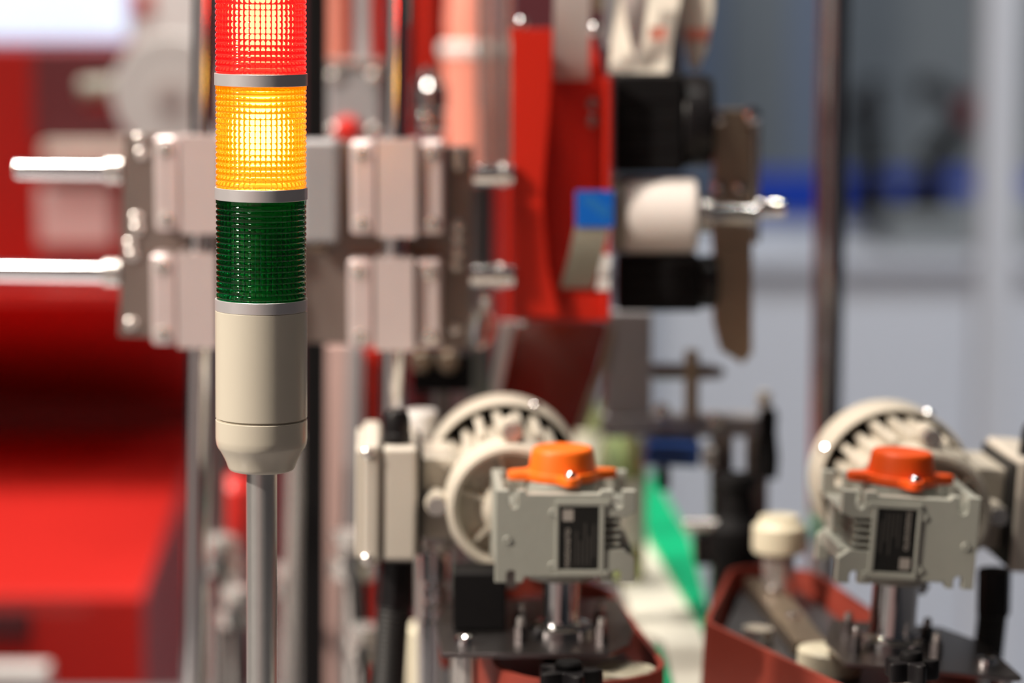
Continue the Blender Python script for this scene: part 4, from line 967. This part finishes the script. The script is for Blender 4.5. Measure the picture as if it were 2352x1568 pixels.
# lit sign above
t = thing('lit_sign', 'pale blue lit sign above the red housing', 'sign', W(150, 95, 3.5))
bm = new(); pbox(bm, -300, -260, 285, 92, 3.50, .04, .004); obj('light_box', bm, M['screen'], t)
bm = new(); pbox(bm, -310, 92.5, 295, 104, 3.495, .05, .002); obj('lower_frame', bm, M['maroon'], t)
t = thing('white_hood', 'off-white machine hood behind the white reel', 'hood', W(370, 90, 3.45))
bm = new(); pbox(bm, 296, -260, 470, 320, 3.45, .05, .01, 3); obj('shell', bm, M['white'], t)
bm = new(); pbox(bm, 300, -20, 348, 26, 3.444, .0058, .001); obj('red_mark', bm, M['redpanel'], t)
# white rail low in front of the cabinet
t = thing('white_rail', 'white square rail in front of the red cabinet', 'rail', W(40, 1600, 2.6))
bm = new(); a = W(-300, 1600, 2.6); b_ = W(108, 1536, 2.6); box(bm, (a.x, 2.6, a.z), (b_.x, 2.63, b_.z), .003); obj('tube', bm, M['white'], t)
bm = new(); box(bm, (a.x + .01, 2.605, 0), (a.x + .03, 2.625, a.z - .0003)); obj('leg', bm, M['white'], t)
bm = new(); box(bm, (b_.x - .03, 2.605, 0), (b_.x - .01, 2.625, a.z - .0003)); obj('leg', bm, M['white'], t)

# ------------------------------------------------------------------ hall on the far right
t = thing('pale_counter', 'long pale lilac exhibition counter far behind the motors', 'counter', (1.2, 5.2, 0))
bm = new(); a = W(1330, 560, 5.0); b_ = W(2900, 560, 5.0); ztop = W(0, 575, 5.0).z
box(bm, (.15, 5.0, 0), (1.95, 5.5, ztop - .03), .005); obj('body', bm, M['lilac'], t)
bm = new(); box(bm, (.12, 4.97, ztop - .0298), (1.98, 5.52, ztop), .004); obj('worktop', bm, M['lilac'], t)
bm = new(); box(bm, (.66, 4.975, ztop + .0003), (1.90, 5.48, W(0, 498, 4.975).z), .004); obj('dark_riser', bm, M['hallgrey'], t, label='dark grey riser')
t = thing('blue_fascia', 'royal blue fascia band behind the pale counter', 'fascia', (1.2, 5.6, 0))
bm = new(); box(bm, (.42, 5.60, W(0, 500, 5.6).z), (1.80, 5.64, W(0, 398, 5.6).z), .003); obj('band', bm, M['bluecloth'], t)
for x in (.46, 1.1, 1.76):
    bm = new(); box(bm, (x - .02, 5.605, 0), (x + .02, 5.635, W(0, 500.5, 5.6).z)); obj('leg', bm, M['greyp'], t)
t = thing('blue_grey_screen', 'tall blue-grey stand screen far behind the roller bracket', 'screen', (.55, 6.2, 0))
bm = new(); box(bm, (.30, 6.2, 0), (.68, 6.25, 2.2), .004); obj('panel', bm, M['hallblue'], t)
bm = new(); box(bm, (.46, 6.19, 0.0), (.60, 6.1998, 2.2), .002); obj('centre_strip', bm, M['hallgrey'], t)
for px in (.34, .64):
    bm = new(); box(bm, (px - .06, 6.1, 0), (px + .06, 6.185, .02)); obj('foot', bm, M['greyp'], t)
def robot(label, px, py0, Y, k):
    c = W(px, py0, Y); c.z = W(0, 498, 4.975).z + .0005; t = thing('exhibit_robot', label, 'robot', c)
    s_ = S(1, Y)
    bm = new(); lathe(bm, [(60 * s_, 0), (60 * s_, 20 * s_), (38 * s_, 40 * s_), (34 * s_, 90 * s_)], c, (0, 0, 1), 32); obj('base', bm, M['matt'], t)
    j1 = c + V((0, 0, 100 * s_)); j2 = j1 + V((k * 95 * s_, 0, 130 * s_)); j3 = j2 + V((-k * 110 * s_, 0, 70 * s_))
    bm = new(); cyl(bm, j1, j2, 34 * s_, 26 * s_, bev=4 * s_); obj('lower_arm', bm, M['matt'], t)
    bm = new(); cyl(bm, j2, j3, 27 * s_, 18 * s_, bev=4 * s_); obj('upper_arm', bm, M['black'], t)
    bm = new(); cyl(bm, j2 - V((0, 40 * s_, 0)), j2 + V((0, 40 * s_, 0)), 36 * s_, bev=4 * s_); obj('elbow', bm, M['maroon'] if k > 0 else M['black'], t)
    bm = new(); cyl(bm, j3, j3 + V((0, 0, -50 * s_)), 22 * s_, 12 * s_, bev=3 * s_); obj('tool_head', bm, M['matt'], t)
    return t
robot('dark robot arm with maroon elbow on the counter near the white post', 2130, 484, 5.10, 1)
robot('small dark robot arm on the counter near the mirror-like post', 2000, 484, 5.10, -.2)
t = thing('white_post', 'broad pale lilac post far behind the tilted gear motor', 'post', (W(2296, 600, 4.2).x, 4.2, 0))
bm = new(); a = W(2252, 600, 4.2); b_ = W(2338, 600, 4.2); box(bm, (a.x, 4.2, .012), (b_.x, 4.26, 2.6), .006); obj('shaft', bm, M['lilac'], t)
bm = new(); box(bm, (a.x - .05, 4.15, 0), (b_.x + .05, 4.31, .0118), .003); obj('foot_plate', bm, M['lilac'], t)
